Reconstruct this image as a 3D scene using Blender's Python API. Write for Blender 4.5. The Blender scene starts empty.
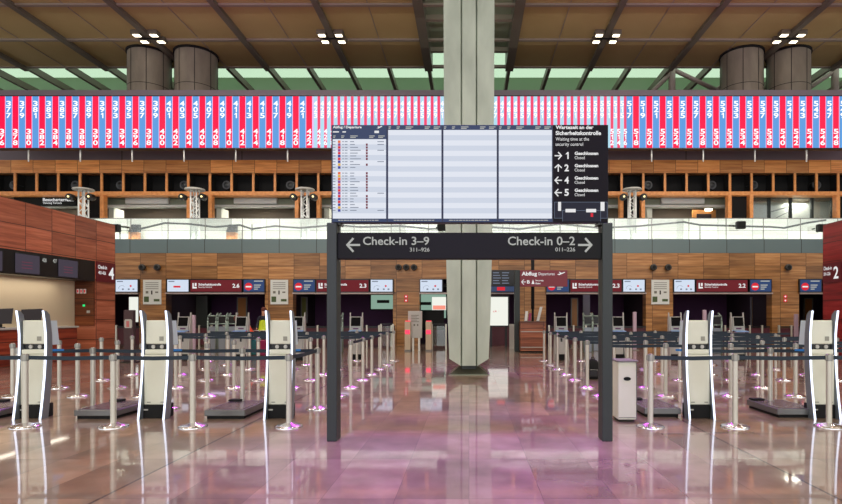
import bpy, math, random
from mathutils import Vector, Matrix
random.seed(7)
COL = bpy.context.scene.collection
F = 540.0; CX = 469.0; CY = 314.0; EYE = 1.55
def X(px, D): return (px-CX)*D/F
def Z(py, D): return EYE+(CY-py)*D/F
def lin(r, g, b):
    def f(c):
        c /= 255.0
        return c/12.92 if c <= .04045 else ((c+.055)/1.055)**2.4
    return (f(r), f(g), f(b), 1.0)

# ------------------------------------------------------------------ materials
MATS = {}
def mat(name, col, rough=.5, metal=0., emit=0., spec=.5, coat=0.):
    if name in MATS: return MATS[name]
    m = bpy.data.materials.new(name); m.use_nodes = True
    b = m.node_tree.nodes['Principled BSDF']
    c = lin(*col)
    b.inputs['Base Color'].default_value = c
    b.inputs['Roughness'].default_value = rough
    b.inputs['Metallic'].default_value = metal
    b.inputs['Specular IOR Level'].default_value = spec
    b.inputs['Coat Weight'].default_value = coat
    if emit > 0:
        b.inputs['Specular IOR Level'].default_value = .1; b.inputs['Roughness'].default_value = .8
        b.inputs['Base Color'].default_value = (.02,.02,.02,1)
        b.inputs['Emission Color'].default_value = c
        b.inputs['Emission Strength'].default_value = emit
    MATS[name] = m
    return m
def noisy(name, c1, c2, scale=(1,1,1), rough=.5, metal=0., nscale=3., bump=0.):
    """two-tone noise surface in object/world position"""
    m = mat(name, c1, rough, metal)
    nt = m.node_tree; N = nt.nodes; L = nt.links; b = N['Principled BSDF']
    g = N.new('ShaderNodeNewGeometry'); mp = N.new('ShaderNodeMapping'); mp.inputs['Scale'].default_value = scale
    n = N.new('ShaderNodeTexNoise'); n.inputs['Scale'].default_value = nscale; n.inputs['Detail'].default_value = 5
    r = N.new('ShaderNodeValToRGB'); r.color_ramp.elements[0].position = .35; r.color_ramp.elements[1].position = .68
    r.color_ramp.elements[0].color = lin(*c1); r.color_ramp.elements[1].color = lin(*c2)
    L.new(g.outputs['Position'], mp.inputs['Vector']); L.new(mp.outputs[0], n.inputs['Vector']); L.new(n.outputs['Fac'], r.inputs[0])
    L.new(r.outputs[0], b.inputs['Base Color'])
    return m
class NG:
    """tiny node-graph helper"""
    def __init__(s, m): s.N = m.node_tree.nodes; s.L = m.node_tree.links
    def math(s, op, a, b=None, c=None):
        n = s.N.new('ShaderNodeMath'); n.operation = op
        for i, v in enumerate((a, b, c)):
            if v is None: continue
            if isinstance(v, (int, float)): n.inputs[i].default_value = v
            else: s.L.new(v, n.inputs[i])
        return n.outputs[0]
    def comb(s, x, y, z=0.):
        n = s.N.new('ShaderNodeCombineXYZ')
        for i, v in enumerate((x, y, z)):
            if isinstance(v, (int, float)): n.inputs[i].default_value = v
            else: s.L.new(v, n.inputs[i])
        return n.outputs[0]
    def mix(s, f, a, b, mode='MIX'):
        n = s.N.new('ShaderNodeMix'); n.data_type = 'RGBA'; n.blend_type = mode
        for k, v in ((0, f), (6, a), (7, b)):
            if isinstance(v, (int, float)): n.inputs[k].default_value = v
            elif isinstance(v, tuple): n.inputs[k].default_value = v
            else: s.L.new(v, n.inputs[k])
        return n.outputs[2]
    def ramp(s, f, stops):
        n = s.N.new('ShaderNodeValToRGB'); cr = n.color_ramp
        cr.elements[0].position, cr.elements[0].color = stops[0]
        cr.elements[1].position, cr.elements[1].color = stops[-1]
        for p, c in stops[1:-1]:
            e = cr.elements.new(p); e.color = c
        s.L.new(f, n.inputs[0]); return n.outputs[0]
    def white(s, v):
        n = s.N.new('ShaderNodeTexWhiteNoise'); s.L.new(v, n.inputs['Vector']); return n.outputs['Value']
def wood(name, dark, mid, light, u='X', pu=1.28, pv=.65, ou=-15.15, ov=3.3, grain=1., rough=.38, joint=.012):
    """veneer panels pu x pv metres, horizontal grain, a tone per panel, thin dark joints"""
    m = mat(name, mid, rough); g = NG(m); N = g.N; L = g.L; b = N['Principled BSDF']
    geo = N.new('ShaderNodeNewGeometry'); sp = N.new('ShaderNodeSeparateXYZ'); L.new(geo.outputs['Position'], sp.inputs[0])
    U = sp.outputs[u]; V = sp.outputs['Z']
    fu = g.math('DIVIDE', g.math('SUBTRACT', U, ou), pu); fv = g.math('DIVIDE', g.math('SUBTRACT', V, ov), pv)
    iu = g.math('FLOOR', fu); iv = g.math('FLOOR', fv)
    cell = g.white(g.comb(iu, iv, 3.3))
    cu = g.math('FRACT', fu); cv = g.math('FRACT', fv)
    n = N.new('ShaderNodeTexNoise'); n.inputs['Scale'].default_value = 1.; n.inputs['Detail'].default_value = 6; n.inputs['Roughness'].default_value = .6
    L.new(g.comb(g.math('ADD', g.math('MULTIPLY', U, .55*grain), g.math('MULTIPLY', cell, 40.)), g.math('MULTIPLY', V, 9.*grain), g.math('MULTIPLY', cell, 17.)), n.inputs['Vector'])
    base = g.ramp(n.outputs['Fac'], [(.3, lin(*dark)), (.5, lin(*mid)), (.72, lin(*light))])
    tone = g.math('ADD', g.math('MULTIPLY', cell, .55), .72)
    t = g.comb(tone, tone, tone)
    col = g.mix(1., base, t, 'MULTIPLY')
    ju = g.math('LESS_THAN', g.math('MINIMUM', cu, g.math('SUBTRACT', 1., cu)), joint/pu)
    jv = g.math('LESS_THAN', g.math('MINIMUM', cv, g.math('SUBTRACT', 1., cv)), joint/pv)
    j = g.math('MAXIMUM', ju, jv)
    col = g.mix(g.math('MULTIPLY', j, .75), col, (.01,.005,.003,1))
    L.new(col, b.inputs['Base Color'])
    return m
WB = wood('wood_back_wall', (116,76,40), (154,106,60), (186,138,88))
WB2 = wood('wood_lattice_fascia', (180,104,50), (220,140,72), (238,168,98), ou=X(166,29), pu=1.19, ov=9.12, pv=.75)
WR = wood('wood_island', (132,66,46), (178,100,72), (206,128,98), u='Y', pu=1.04, pv=.72, ou=20.6, ov=4.95, joint=.014)
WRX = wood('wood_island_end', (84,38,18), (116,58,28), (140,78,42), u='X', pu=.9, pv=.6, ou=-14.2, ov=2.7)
WR2 = wood('wood_island_red', (112,22,26), (150,34,38), (178,56,56), u='Y', pu=1.25, pv=.72, ou=20.6, ov=4.95, joint=.014)
WD = wood('wood_desk', (95,46,26), (140,76,48), (178,110,76), u='X', pu=3., pv=.42, ou=-9, ov=.12)
WSTRIP = noisy('wood_edge', (206,128,66), (230,156,90), (1,1,1), .45, 0, 6)

def floor_mat():
    m = mat('polished_limestone', (170,140,120), .3); g = NG(m); N = g.N; L = g.L; b = N['Principled BSDF']
    geo = N.new('ShaderNodeNewGeometry'); sp = N.new('ShaderNodeSeparateXYZ'); L.new(geo.outputs['Position'], sp.inputs[0])
    x = sp.outputs['X']; y = sp.outputs['Y']
    fx = g.math('DIVIDE', x, .62); fy = g.math('DIVIDE', g.math('SUBTRACT', y, 5.77), 1.24)
    ix = g.math('FLOOR', fx); iy = g.math('FLOOR', fy)
    cell = g.white(g.comb(ix, iy, .5))
    cell2 = g.white(g.comb(ix, iy, 7.5))
    n = N.new('ShaderNodeTexNoise'); n.inputs['Scale'].default_value = 2.2; n.inputs['Detail'].default_value = 7
    L.new(g.comb(g.math('ADD', x, g.math('MULTIPLY', cell, 9.)), y, cell), n.inputs['Vector'])
    base = g.ramp(n.outputs['Fac'], [(.25, lin(128,104,88)), (.5, lin(158,132,114)), (.8, lin(186,160,142))])
    tone = g.math('ADD', g.math('MULTIPLY', cell, .36), .74)
    col = g.mix(1., base, g.comb(tone, tone, tone), 'MULTIPLY')
    cu = g.math('FRACT', fx); cv = g.math('FRACT', fy)
    ju = g.math('LESS_THAN', g.math('MINIMUM', cu, g.math('SUBTRACT', 1., cu)), .0045)
    jv = g.math('LESS_THAN', g.math('MINIMUM', cv, g.math('SUBTRACT', 1., cv)), .004)
    # expansion joints every 6.2 m starting at |x| = 3.1
    e = g.math('ABSOLUTE', g.math('SUBTRACT', g.math('FRACT', g.math('DIVIDE', g.math('ADD', x, 3.1), 6.2)), .5))
    je = g.math('GREATER_THAN', e, .4978)
    j = g.math('MAXIMUM', g.math('MULTIPLY', g.math('MAXIMUM', ju, jv), .45), g.math('MULTIPLY', je, .85))
    col = g.mix(j, col, (.03,.016,.02,1))
    L.new(col, b.inputs['Base Color'])
    L.new(g.math('ADD', g.math('MULTIPLY', cell2, .12), .27), b.inputs['Roughness'])
    b.inputs['Coat Weight'].default_value = 1.; b.inputs['Coat Roughness'].default_value = .045; b.inputs['Coat IOR'].default_value = 1.55
    return m
FLOOR = floor_mat()

def concrete(name, col, pu=None, rough=.6):
    return noisy(name, tuple(int(c*.93) for c in col), tuple(min(255, int(c*1.05)) for c in col), (1,1,.35), rough, 0, 2.4)
M = dict(
    gal=mat('gallery_edge_metal', (98,112,112), .35, .3),
    soffit=noisy('ceiling_panel_brown', (176,150,100), (188,162,112), (.3,.3,.3), .6, 0, 1.),
    beam=mat('ceiling_beam', (112,104,92), .5),
    rail=mat('ceiling_cross_rail', (150,136,124), .45),
    pillar=concrete('pillar_paint', (186,194,180), rough=.45),
    drum=concrete('concrete_drum', (142,132,118), rough=.42),
    joint=mat('dark_joint', (40,36,32), .8),
    post=mat('charcoal_steel', (46,53,51), .45, .2),
    black=mat('black_plastic', (18,18,20), .35),
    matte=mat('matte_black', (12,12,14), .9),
    signb=mat('sign_charcoal', (26,29,27), .7, spec=.2),
    steel=mat('brushed_steel', (208,204,192), .34, .45),
    chrome=mat('chrome', (225,222,225), .22, 1.),
    belt=mat('navy_belt', (28,44,58), .7),
    cream=noisy('kiosk_cream', (218,218,200), (226,226,210), (1,1,1), .4, 0, 2),
    creamwall=mat('cream_wall', (224,206,176), .6),
    fin=mat('kiosk_fin_grey', (140,148,158), .35, .5),
    led=mat('kiosk_led', (228,236,255), .5, emit=2.2),
    grey=mat('mid_grey', (120,118,114), .5),
    lightgrey=mat('light_grey', (182,180,174), .45),
    white=mat('white_paint', (226,226,222), .5),
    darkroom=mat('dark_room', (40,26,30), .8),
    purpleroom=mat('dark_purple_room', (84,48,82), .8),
    taupe=mat('taupe_wall', (136,122,108), .8),
    palewall=mat('pale_wall', (214,216,204), .7),
    greenish=mat('greenish_panel', (150,156,134), .6),
    strip=mat('purple_grey_panel', (138,124,134), .5),
    signred=mat('sign_dark_red', (110,14,30), .4, emit=.85),
    signblue=mat('sign_blue', (40,66,112), .4, emit=.9),
    wtxt=mat('white_lettering', (240,240,240), .5, emit=.9),
    gtxt=mat('grey_lettering', (196,198,192), .5, emit=.75),
    redtxt=mat('red_mark', (214,30,48), .5, emit=1.),
    scr=mat('screen_pale', (214,226,244), .3, emit=.95),
    scrd=mat('screen_band', (208,216,230), .3, emit=.95),
    scrl=mat('screen_light_row', (228,233,243), .3, emit=.95),
    hdr=mat('screen_header_blue', (52,68,100), .3, emit=.9),
    scroff=mat('screen_dim', (84,76,92), .2, emit=.55),
    dtxt=mat('screen_text_grey', (120,130,150), .5, emit=.9),
    orange=mat('tag_orange', (236,110,50), .5, emit=.9), blue=mat('tag_blue', (56,64,160), .5, emit=.9),
    purple=mat('tag_purple', (150,60,150), .5, emit=.9), yellow=mat('tag_yellow', (232,180,50), .5, emit=.9),
    dred=mat('gate_closed_red', (120,30,50), .5, emit=.8),
    lamp=mat('lamp_glow', (255,240,210), .5, emit=5.),
    lit=mat('light_box', (240,242,232), .5, emit=1.),
    teal=mat('lit_teal_glass', (150,184,166), .4, emit=.75),
    poster=mat('poster_paper', (208,210,206), .6),
    ink=mat('poster_ink', (110,108,98), .7), green=mat('poster_green', (70,86,50), .7),
    ochre=mat('ochre_panel', (168,112,56), .5),
    blueglow=mat('blue_lit_shelf', (40,120,190), .3, emit=.6),  # blue light on the kiosk shelf is put in as glow
    skin=mat('skin', (196,140,112), .6), hair=mat('auburn_hair', (90,40,28), .8),
    hivis=mat('hivis_yellow', (200,220,40), .6), hivo=mat('hivis_orange', (245,84,40), .6, ),
    navyc=mat('navy_clothes', (30,32,48), .8), tealc=mat('teal_shell', (20,110,115), .4), pinkc=mat('magenta_shell', (150,30,80), .4),
    scale=mat('scale_metal', (112,112,112), .35, .6), burg=mat('burgundy_cabinet', (70,22,34), .5),
    redlight=mat('red_lamp', (255,60,90), .5, emit=1.6), truss=mat('truss_white', (240,242,240), .4, .2),
)
def glass(name, tint, alpha, rough=.02):
    m = bpy.data.materials.new(name); m.use_nodes = True; nt = m.node_tree; N = nt.nodes; L = nt.links
    N.remove(N['Principled BSDF'])
    o = N['Material Output']; t = N.new('ShaderNodeBsdfTransparent'); t.inputs[0].default_value = tint
    gl = N.new('ShaderNodeBsdfGlossy'); gl.inputs['Roughness'].default_value = rough
    d = N.new('ShaderNodeBsdfDiffuse'); d.inputs[0].default_value = (.8,.86,.82,1)
    a = N.new('ShaderNodeMixShader'); a.inputs[0].default_value = alpha; L.new(t.outputs[0], a.inputs[1]); L.new(d.outputs[0], a.inputs[2])
    b = N.new('ShaderNodeMixShader'); b.inputs[0].default_value = .09; L.new(a.outputs[0], b.inputs[1]); L.new(gl.outputs[0], b.inputs[2])
    L.new(b.outputs[0], o.inputs[0]); return m
M['sky_glass'] = glass('green_skylight_glass', (.62,.82,.56,1), .04)
M['sky_glass_dark'] = glass('darker_skylight_glass', (.30,.40,.26,1), .06)  # darker copy of the skylight glass for the centre strip
M['rail_glass'] = glass('railing_glass', (.93,.97,.95,1), .05)
M['clear'] = glass('clear_glass', (.9,.93,.92,1), .05)

# ------------------------------------------------------------------ mesh builder
class MB:
    def __init__(s): s.v = []; s.f = []; s.mi = []; s.mats = []; s.cur = 0; s.sm = []
    def use(s, m):
        if m not in s.mats: s.mats.append(m)
        s.cur = s.mats.index(m); return s
    def add(s, vs, fs, smooth=False):
        o = len(s.v); s.v += [tuple(v) for v in vs]
        for f in fs: s.f.append(tuple(i+o for i in f)); s.mi.append(s.cur); s.sm.append(smooth)
        return s
    def box(s, x0, x1, y0, y1, z0, z1, b=0.):
        if x1 < x0: x0, x1 = x1, x0
        if y1 < y0: y0, y1 = y1, y0
        if z1 < z0: z0, z1 = z1, z0
        if b > 0:
            b = min(b, (x1-x0)/2.5, (y1-y0)/2.5, (z1-z0)/2.5)
            vs = []; rings = []
            for z, i in ((z0, b), (z0+b, 0), (z1-b, 0), (z1, b)):
                r = []
                for (x, y) in ((x0+b, y0+i), (x1-b, y0+i), (x1-i, y0+b), (x1-i, y1-b), (x1-b, y1-i), (x0+b, y1-i), (x0+i, y1-b), (x0+i, y0+b)):
                    r.append(len(vs)); vs.append((x, y, z))
                rings.append(r)
            fs = [tuple(reversed(rings[0])), tuple(rings[3])]
            for a, c in zip(rings, rings[1:]):
                for k in range(8): fs.append((a[k], a[(k+1) % 8], c[(k+1) % 8], c[k]))
            return s.add(vs, fs)
        vs = [(x0,y0,z0),(x1,y0,z0),(x1,y1,z0),(x0,y1,z0),(x0,y0,z1),(x1,y0,z1),(x1,y1,z1),(x0,y1,z1)]
        return s.add(vs, [(0,3,2,1),(4,5,6,7),(0,1,5,4),(1,2,6,5),(2,3,7,6),(3,0,4,7)])
    def quad(s, a, b, c, d): return s.add([a, b, c, d], [(0,1,2,3)])
    def rect(s, x0, x1, z0, z1, y): return s.quad((x0,y,z0),(x1,y,z0),(x1,y,z1),(x0,y,z1))
    def lathe(s, cx, cy, prof, n=16, axis='Z', cz=0.):
        vs = []; fs = []
        for r, h in prof:
            for k in range(n):
                a = 2*math.pi*k/n; c, d = r*math.cos(a), r*math.sin(a)
                vs.append((cx+c, cy+d, cz+h) if axis == 'Z' else (cx+c, cy+h, cz+d))
        for i in range(len(prof)-1):
            for k in range(n):
                q = (i*n+k, i*n+(k+1) % n, (i+1)*n+(k+1) % n, (i+1)*n+k)
                fs.append(q if axis == 'Z' else q[::-1])
        s.add(vs, fs, True)
        s.add([vs[k] for k in range(n)], [tuple(range(n))[::-1]])
        s.add([vs[(len(prof)-1)*n+k] for k in range(n)], [tuple(range(n))])
        return s
    def cyl(s, cx, cy, z0, z1, r, n=16): return s.lathe(cx, cy, [(r, z0), (r, z1)], n)
    def bar(s, a, b, r, n=6):
        a = Vector(a); b = Vector(b); d = (b-a).normalized()
        u = d.orthogonal().normalized(); w = d.cross(u)
        vs = []
        for p in (a, b):
            for k in range(n):
                t = 2*math.pi*k/n; vs.append(p+u*(r*math.cos(t))+w*(r*math.sin(t)))
        return s.add(vs, [(k, (k+1) % n, n+(k+1) % n, n+k) for k in range(n)]+[tuple(range(n))[::-1], tuple(range(n, 2*n))], True)
    def prism(s, pts, h0, h1, axis='Y'):
        """2D outline extruded along an axis. axis Y: pts=(x,z); X: pts=(y,z); Z: pts=(x,y)"""
        n = len(pts)
        def p(a, b, h): return (a, h, b) if axis == 'Y' else ((h, a, b) if axis == 'X' else (a, b, h))
        vs = [p(a, b, h0) for a, b in pts]+[p(a, b, h1) for a, b in pts]
        return s.add(vs, [tuple(range(n)), tuple(range(n, 2*n))[::-1]]+[((k+1) % n, k, n+k, n+(k+1) % n) for k in range(n)])
    def strip(s, A, B, h0, h1, axis='X'):
        """solid between two polylines A and B (same length), extruded"""
        for i in range(len(A)-1): s.prism([A[i], A[i+1], B[i+1], B[i]], h0, h1, axis)
        return s
def worldloc(o):
    v = Vector((0,0,0))
    while o is not None: v += o.location; o = o.parent
    return v
def build(name, mb, m=None, parent=None, origin=None):
    me = bpy.data.meshes.new(name)
    w = worldloc(parent) if parent is not None else Vector(origin or (0,0,0))
    me.from_pydata([(v[0]-w.x, v[1]-w.y, v[2]-w.z) for v in mb.v], [], mb.f)
    ms = mb.mats or [m]
    for k in ms: me.materials.append(k)
    if mb.mats: me.polygons.foreach_set('material_index', mb.mi)
    me.polygons.foreach_set('use_smooth', mb.sm)
    me.validate(); me.update()
    o = bpy.data.objects.new(name, me); COL.objects.link(o)
    if parent is not None: o.parent = parent
    else: o.location = w
    return o
def tag(o, label=None, cat=None, group=None, kind=None):
    for k, v in (('label', label), ('category', cat), ('group', group), ('kind', kind)):
        if v: o[k] = v
    return o
def thing(name, loc, label, cat, group=None, kind=None):
    o = bpy.data.objects.new(name, None); o.empty_display_size = .2; COL.objects.link(o); o.location = loc
    return tag(o, label, cat, group, kind)
def dup(o, loc, label=None, group=None, rz=None, skip=()):
    def cp(src, par):
        c = src.copy(); COL.objects.link(c); c.parent = par
        for ch in kids[src.name]: cp(ch, c)
        return c
    kids = {}
    def walk(s):
        kids[s.name] = [c for c in s.children if c.name.split('.')[0] not in skip]
        for c in s.children: walk(c)
    walk(o)
    r = o.copy(); COL.objects.link(r)
    for ch in kids[o.name]: cp(ch, r)
    r.location = loc
    if rz is not None: r.rotation_euler = (0,0,rz)
    if label: r['label'] = label
    if group: r['group'] = group
    return r
ORD = ['first','second','third','fourth','fifth','sixth','seventh','eighth','ninth','tenth','eleventh','twelfth']

# ------------------------------------------------------------------ text as mesh, fitted in a rectangle on a plane
_cache = {}
def glyphs(body, bold=0.):
    key = (body, bold)
    if body == '1':   # a plain one with a flag
        return [(.55,0),(.95,0),(.95,1),(.6,1),(.1,.78),(.1,.6),(.55,.76)], [(0,1,2,6),(6,2,3),(6,3,4),(6,4,5)]
    if key in _cache: return _cache[key]
    cu = bpy.data.curves.new('t', 'FONT'); cu.body = body; cu.size = 1; cu.resolution_u = 3; cu.offset = bold; cu.space_line = .8
    o = bpy.data.objects.new('t', cu); COL.objects.link(o)
    dg = bpy.context.evaluated_depsgraph_get(); dg.update()
    me = bpy.data.meshes.new_from_object(o.evaluated_get(dg))
    vs = [(v.co.x, v.co.y) for v in me.vertices]; fs = [tuple(p.vertices) for p in me.polygons]
    bpy.data.objects.remove(o); bpy.data.meshes.remove(me)
    x0 = min(v[0] for v in vs); x1 = max(v[0] for v in vs); y0 = min(v[1] for v in vs); y1 = max(v[1] for v in vs)
    vs = [((a-x0)/max(1e-6, x1-x0), (b-y0)/max(1e-6, y1-y0)) for a, b in vs]
    _cache[key] = (vs, fs); return _cache[key]
def put_text(mb, body, O, U, V, bold=0.):
    """O lower-left corner, U full width vector, V full height vector"""
    vs, fs = glyphs(body, bold); O = Vector(O); U = Vector(U); V = Vector(V)
    mb.add([O+U*a+V*b for a, b in vs], fs)
def text_px(mb, body, x0, x1, yt, yb, D, bold=0., off=.012):
    """text facing the hall on a plane at depth D, fitted to the given picture extents of that plane"""
    put_text(mb, body, (X(x0,D), D-off, Z(yb,D)), (X(x1,D)-X(x0,D), 0, 0), (0,0,Z(yt,D)-Z(yb,D)), bold)
def arrow(mb, x0, x1, z0, z1, y, d='left', t=.13):
    """arrow of three bars inside a rectangle, t = bar thickness relative to size"""
    w = x1-x0; h = z1-z0; s = t*min(w, h)*1.2
    def seg(a, b):
        a = Vector((a[0], 0, a[1])); b = Vector((b[0], 0, b[1])); n = (b-a).normalized(); p = Vector((-n.z, 0, n.x))*s/2; n = n*s*.35
        q = [a-p-n, b-p+n, b+p+n, a+p-n]; mb.add([(v.x, y, v.z) for v in q], [(0,1,2,3)])
    cx, cz = (x0+x1)/2, (z0+z1)/2
    if d == 'left': seg((x1, cz), (x0, cz)); seg((x0+h/2*.9, z1), (x0, cz)); seg((x0+h/2*.9, z0), (x0, cz))
    if d == 'right': seg((x0, cz), (x1, cz)); seg((x1-h/2*.9, z1), (x1, cz)); seg((x1-h/2*.9, z0), (x1, cz))
    if d == 'up': seg((cx, z0), (cx, z1)); seg((x0, z1-w/2*.9), (cx, z1)); seg((x1, z1-w/2*.9), (cx, z1))
def rpx(mb, x0, x1, yt, yb, D, m=None, off=0.):
    if m: mb.use(m)
    mb.rect(X(x0,D), X(x1,D), Z(yb,D), Z(yt,D), D-off)
def bpx(mb, x0, x1, yt, yb, D, D2, m=None, b=0.):
    """box whose front face at depth D covers the extents, reaching back to D2"""
    if m: mb.use(m)
    mb.box(X(x0,D), X(x1,D), D, D2, Z(yb,D), Z(yt,D), b)

# ================================================================== SETTING
mb = MB(); mb.quad((-46,-14,0),(46,-14,0),(46,44,0),(-46,44,0)); tag(build('floor', mb, FLOOR), kind='structure')
HC = EYE+15.0           # soffit height
BX = 2.45; PW = 4.9
DT = 32.8; TP = 3.34    # roof edge depth, transverse pitch
ceil = MB(); ceil.box(-46,-BX,-14,DT,HC,HC+.25); ceil.box(BX,46,-14,DT,HC,HC+.25)
CE = tag(build('ceiling', ceil, M['soffit']), kind='structure')
for s in (-1, 1):
    for k in range(9):
        x = s*(BX+PW*k); w = .24 if k == 0 else .15
        b_ = MB(); b_.box(x-w, x+w, -14, DT+.15, HC-.2, HC-.002 if k else HC+1.2)
        build('beam', b_, M['beam'], CE)
        if k < 8:   # thin seam in the middle of each panel field
            b_ = MB(); xm = x+s*PW/2; b_.box(xm-.02, xm+.02, -14, DT, HC-.03, HC-.001); build('seam_strip', b_, M['rail'], CE)
D = DT; k = 0
while D > -13:
    b_ = MB(); b_.box(-46,46,D-.09,D+.09,HC-.1 if k else HC-.05,HC-.003 if k else HC+.1); build('cross_rail', b_, M['rail'], CE); D -= TP; k += 1
# centre skylight strip: cross bars, slats, glass
b_ = MB(); D = DT
while D > -13: b_.box(-BX,BX,D-TP/2-.12,D-TP/2+.12,HC+.1,HC+.35); D -= TP
build('skylight_bar', b_, M['rail'], CE)
b_ = MB(); D = DT-.2
while D > 6:
    b_.add([(-BX,D,HC+.75),(BX,D,HC+.75),(BX,D-.26,HC+.86),(-BX,D-.26,HC+.86)], [(0,1,2,3)]); D -= .42
build('louvre', b_, M['greenish'], CE)
g_ = MB(); g_.quad((-BX,-14,HC+1.2),(BX,-14,HC+1.2),(BX,DT,HC+1.2),(-BX,DT,HC+1.2)); tag(build('window_1', g_, M['sky_glass_dark']), kind='structure')
# glazed roof edge beyond the soffit
D3 = 37.0
g_ = MB(); g_.quad((-46,DT,HC+1.2),(46,DT,HC+1.2),(46,D3,HC+1.2),(-46,D3,HC+1.2)); tag(build('window_2', g_, M['sky_glass']), kind='structure')
w_ = MB(); w_.box(-46,46,D3,D3+.2,HC-.2,HC+1.2); tag(build('wall_roof_edge', w_, mat('green_grey_wall', (128,152,122), .7)), kind='structure')
for k in range(-19, 20):
    x = BX/2*0+k*2.45
    if k == 0: continue
    f_ = MB(); f_.box(x-.1, x+.1, DT+.1, D3, HC-.1, HC+.3); build('fin_beam', f_, M['beam'], CE)
b_ = MB(); b_.box(-46,46,D3-.5,D3+.5,Z(93.5,36.5),Z(90,36.5)); build('edge_beam', b_, M['matte'], CE)
w_ = MB(); w_.box(-46,46,38,38.3,0,Z(92,37)); tag(build('wall_far', w_, mat('far_wall', (104,82,78), .8)), kind='structure')

# back wall of the hall: wooden header and piers
DB = 27.0
wb = MB(); bpx(wb, -430, 1330, 253, 279, DB, DB+.5)
for a, c in ((-430,100),(139,166),(265,293),(393,419.5),(515,546),(646,673),(772,799),(838,1330)):
    wb.box(X(a,DB), X(c,DB), DB, DB+.5, 0, Z(279,DB))
tag(build('wall_back', wb, WB), kind='structure')
# grey band below the gallery
t_ = MB(); bpx(t_, -430, 1330, 239, 253, DB, DB+6, M['gal'])
x = 130.0-37.3*15
t_.use(M['joint'])
while x < 1300: t_.box(X(x,DB)-.012, X(x,DB)+.012, DB-.004, DB+.01, Z(253,DB), Z(239,DB)); x += 37.3
tag(build('trim_1', t_), kind='structure')
GZ = Z(239,DB)
# rooms behind the openings
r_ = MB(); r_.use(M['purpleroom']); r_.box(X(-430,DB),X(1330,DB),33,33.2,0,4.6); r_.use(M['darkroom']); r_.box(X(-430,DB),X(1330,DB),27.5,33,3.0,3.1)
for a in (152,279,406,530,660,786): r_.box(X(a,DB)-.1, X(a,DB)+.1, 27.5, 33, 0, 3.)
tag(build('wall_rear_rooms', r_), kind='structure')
# gallery rooms: back, side walls
DL = 29.0
r_ = MB(); r_.use(M['taupe']); r_.box(-30,30,33,33.2,GZ,8.6); r_.use(M['palewall']); r_.box(-30,30,31.2,31.4,GZ,Z(218,31.2))
tag(build('wall_gallery', r_), kind='structure')
t_ = MB(); t_.use(M['taupe']); t_.box(-30,30,DL+.8,33,8.0,8.1); tag(build('trim_2', t_), kind='structure')
# purple grey strip above the lattice, below the LED band
t_ = MB(); bpx(t_, -120, 960, 90, 160, 29.6, 29.8, M['strip'])
t_.use(M['joint'])
for p in (122,242,360,480,600,686,850): t_.box(X(p,29.6)-.015, X(p,29.6)+.015, 29.59, 29.62, Z(160,29.6), Z(140,29.6))
tag(build('trim_3', t_), kind='structure')

# ================================================================== ROUND COLUMNS
for i, (x, lab) in enumerate(((-18.45,'tall round grey column, outer one of the pair above the brown island side'),(-15.75,'tall round grey column, inner one of the pair above the brown island side'),
                   (15.75,'tall round grey column, inner one of the pair above the red island side'),(18.45,'tall round grey column, outer one of the pair above the red island side'))):
    t = thing('round_column', (x,31.2,0), lab, 'column', kind='thing')
    m_ = MB(); m_.cyl(x,31.2,8.1,HC-.002,1.12,48); build('shaft', m_, M['drum'], t)
    m_ = MB(); m_.lathe(x,31.2,[(1.19,HC-.12),(1.19,HC-.003)],48); build('collar', m_, M['matte'], t)
    m_ = MB()
    for k in range(8):
        a = math.radians(-90+22+45*k); m_.box(x+1.122*math.cos(a)-.015, x+1.122*math.cos(a)+.015, 31.2+1.122*math.sin(a)-.015, 31.2+1.122*math.sin(a)+.015, 11, HC-.12)
    m_.lathe(x,31.2,[(1.125,Z(81,30)-.015),(1.125,Z(81,30)+.015)],48); build('joint_line', m_, M['joint'], t)
# roof truss beside the inner column of the red island side
t = thing('roof_truss', (X(690,34),33.6,HC-2), 'pale steel truss bracing under the roof edge beside the round columns', 'truss')
Dt = 33.6
def T(px, py): return (X(px,Dt), Dt, Z(py,Dt))
for a, c, r in ((T(672,66),T(672,100),.22),(T(835,66),T(835,100),.22)): m_ = MB(); m_.bar(a, c, r, 8); build('upright', m_, M['truss'] if 0 else M['rail'], t)
for a, c in ((T(674,70),T(716,90)),(T(670,74),T(650,94)),(T(716,90),T(726,84)),(T(833,72),T(806,90)),(T(672,92),T(720,92))): m_ = MB(); m_.bar(a, c, .14, 8); build('diagonal', m_, M['rail'], t)

# ================================================================== CENTRAL PILLAR
t = thing('support_pillar', (0,14.2,0), 'tall fluted grey-green pillar in the middle of the hall behind the departure board', 'pillar', kind='thing')
DP = 13.6
def outline(hw, cw, gd, hd):
    # front flanges, recessed grooves beside a centre rib, mirrored behind
    f = [(-hw,-hd),(-cw-.045,-hd),(-cw-.02,-hd+gd),(-cw,-hd+.01),(cw,-hd+.01),(cw+.02,-hd+gd),(cw+.045,-hd),(hw,-hd)]
    return f+[(x,-y) for x, y in reversed(f)]
m_ = MB(); secs = [(.50,.50),(1.6,.545),(4,.60),(7,.635),(HC+1,.67)]
rings = []
for z, hw in secs: rings.append([(x, 14.2+y, z) for x, y in outline(hw, .17, .1, .55)])
n = len(rings[0])
for i in range(len(rings)-1):
    m_.add(rings[i]+rings[i+1], [(k, (k+1) % n, n+(k+1) % n, n+k) for k in range(n)])
m_.add(rings[0], [tuple(range(n))[::-1]])
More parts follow.
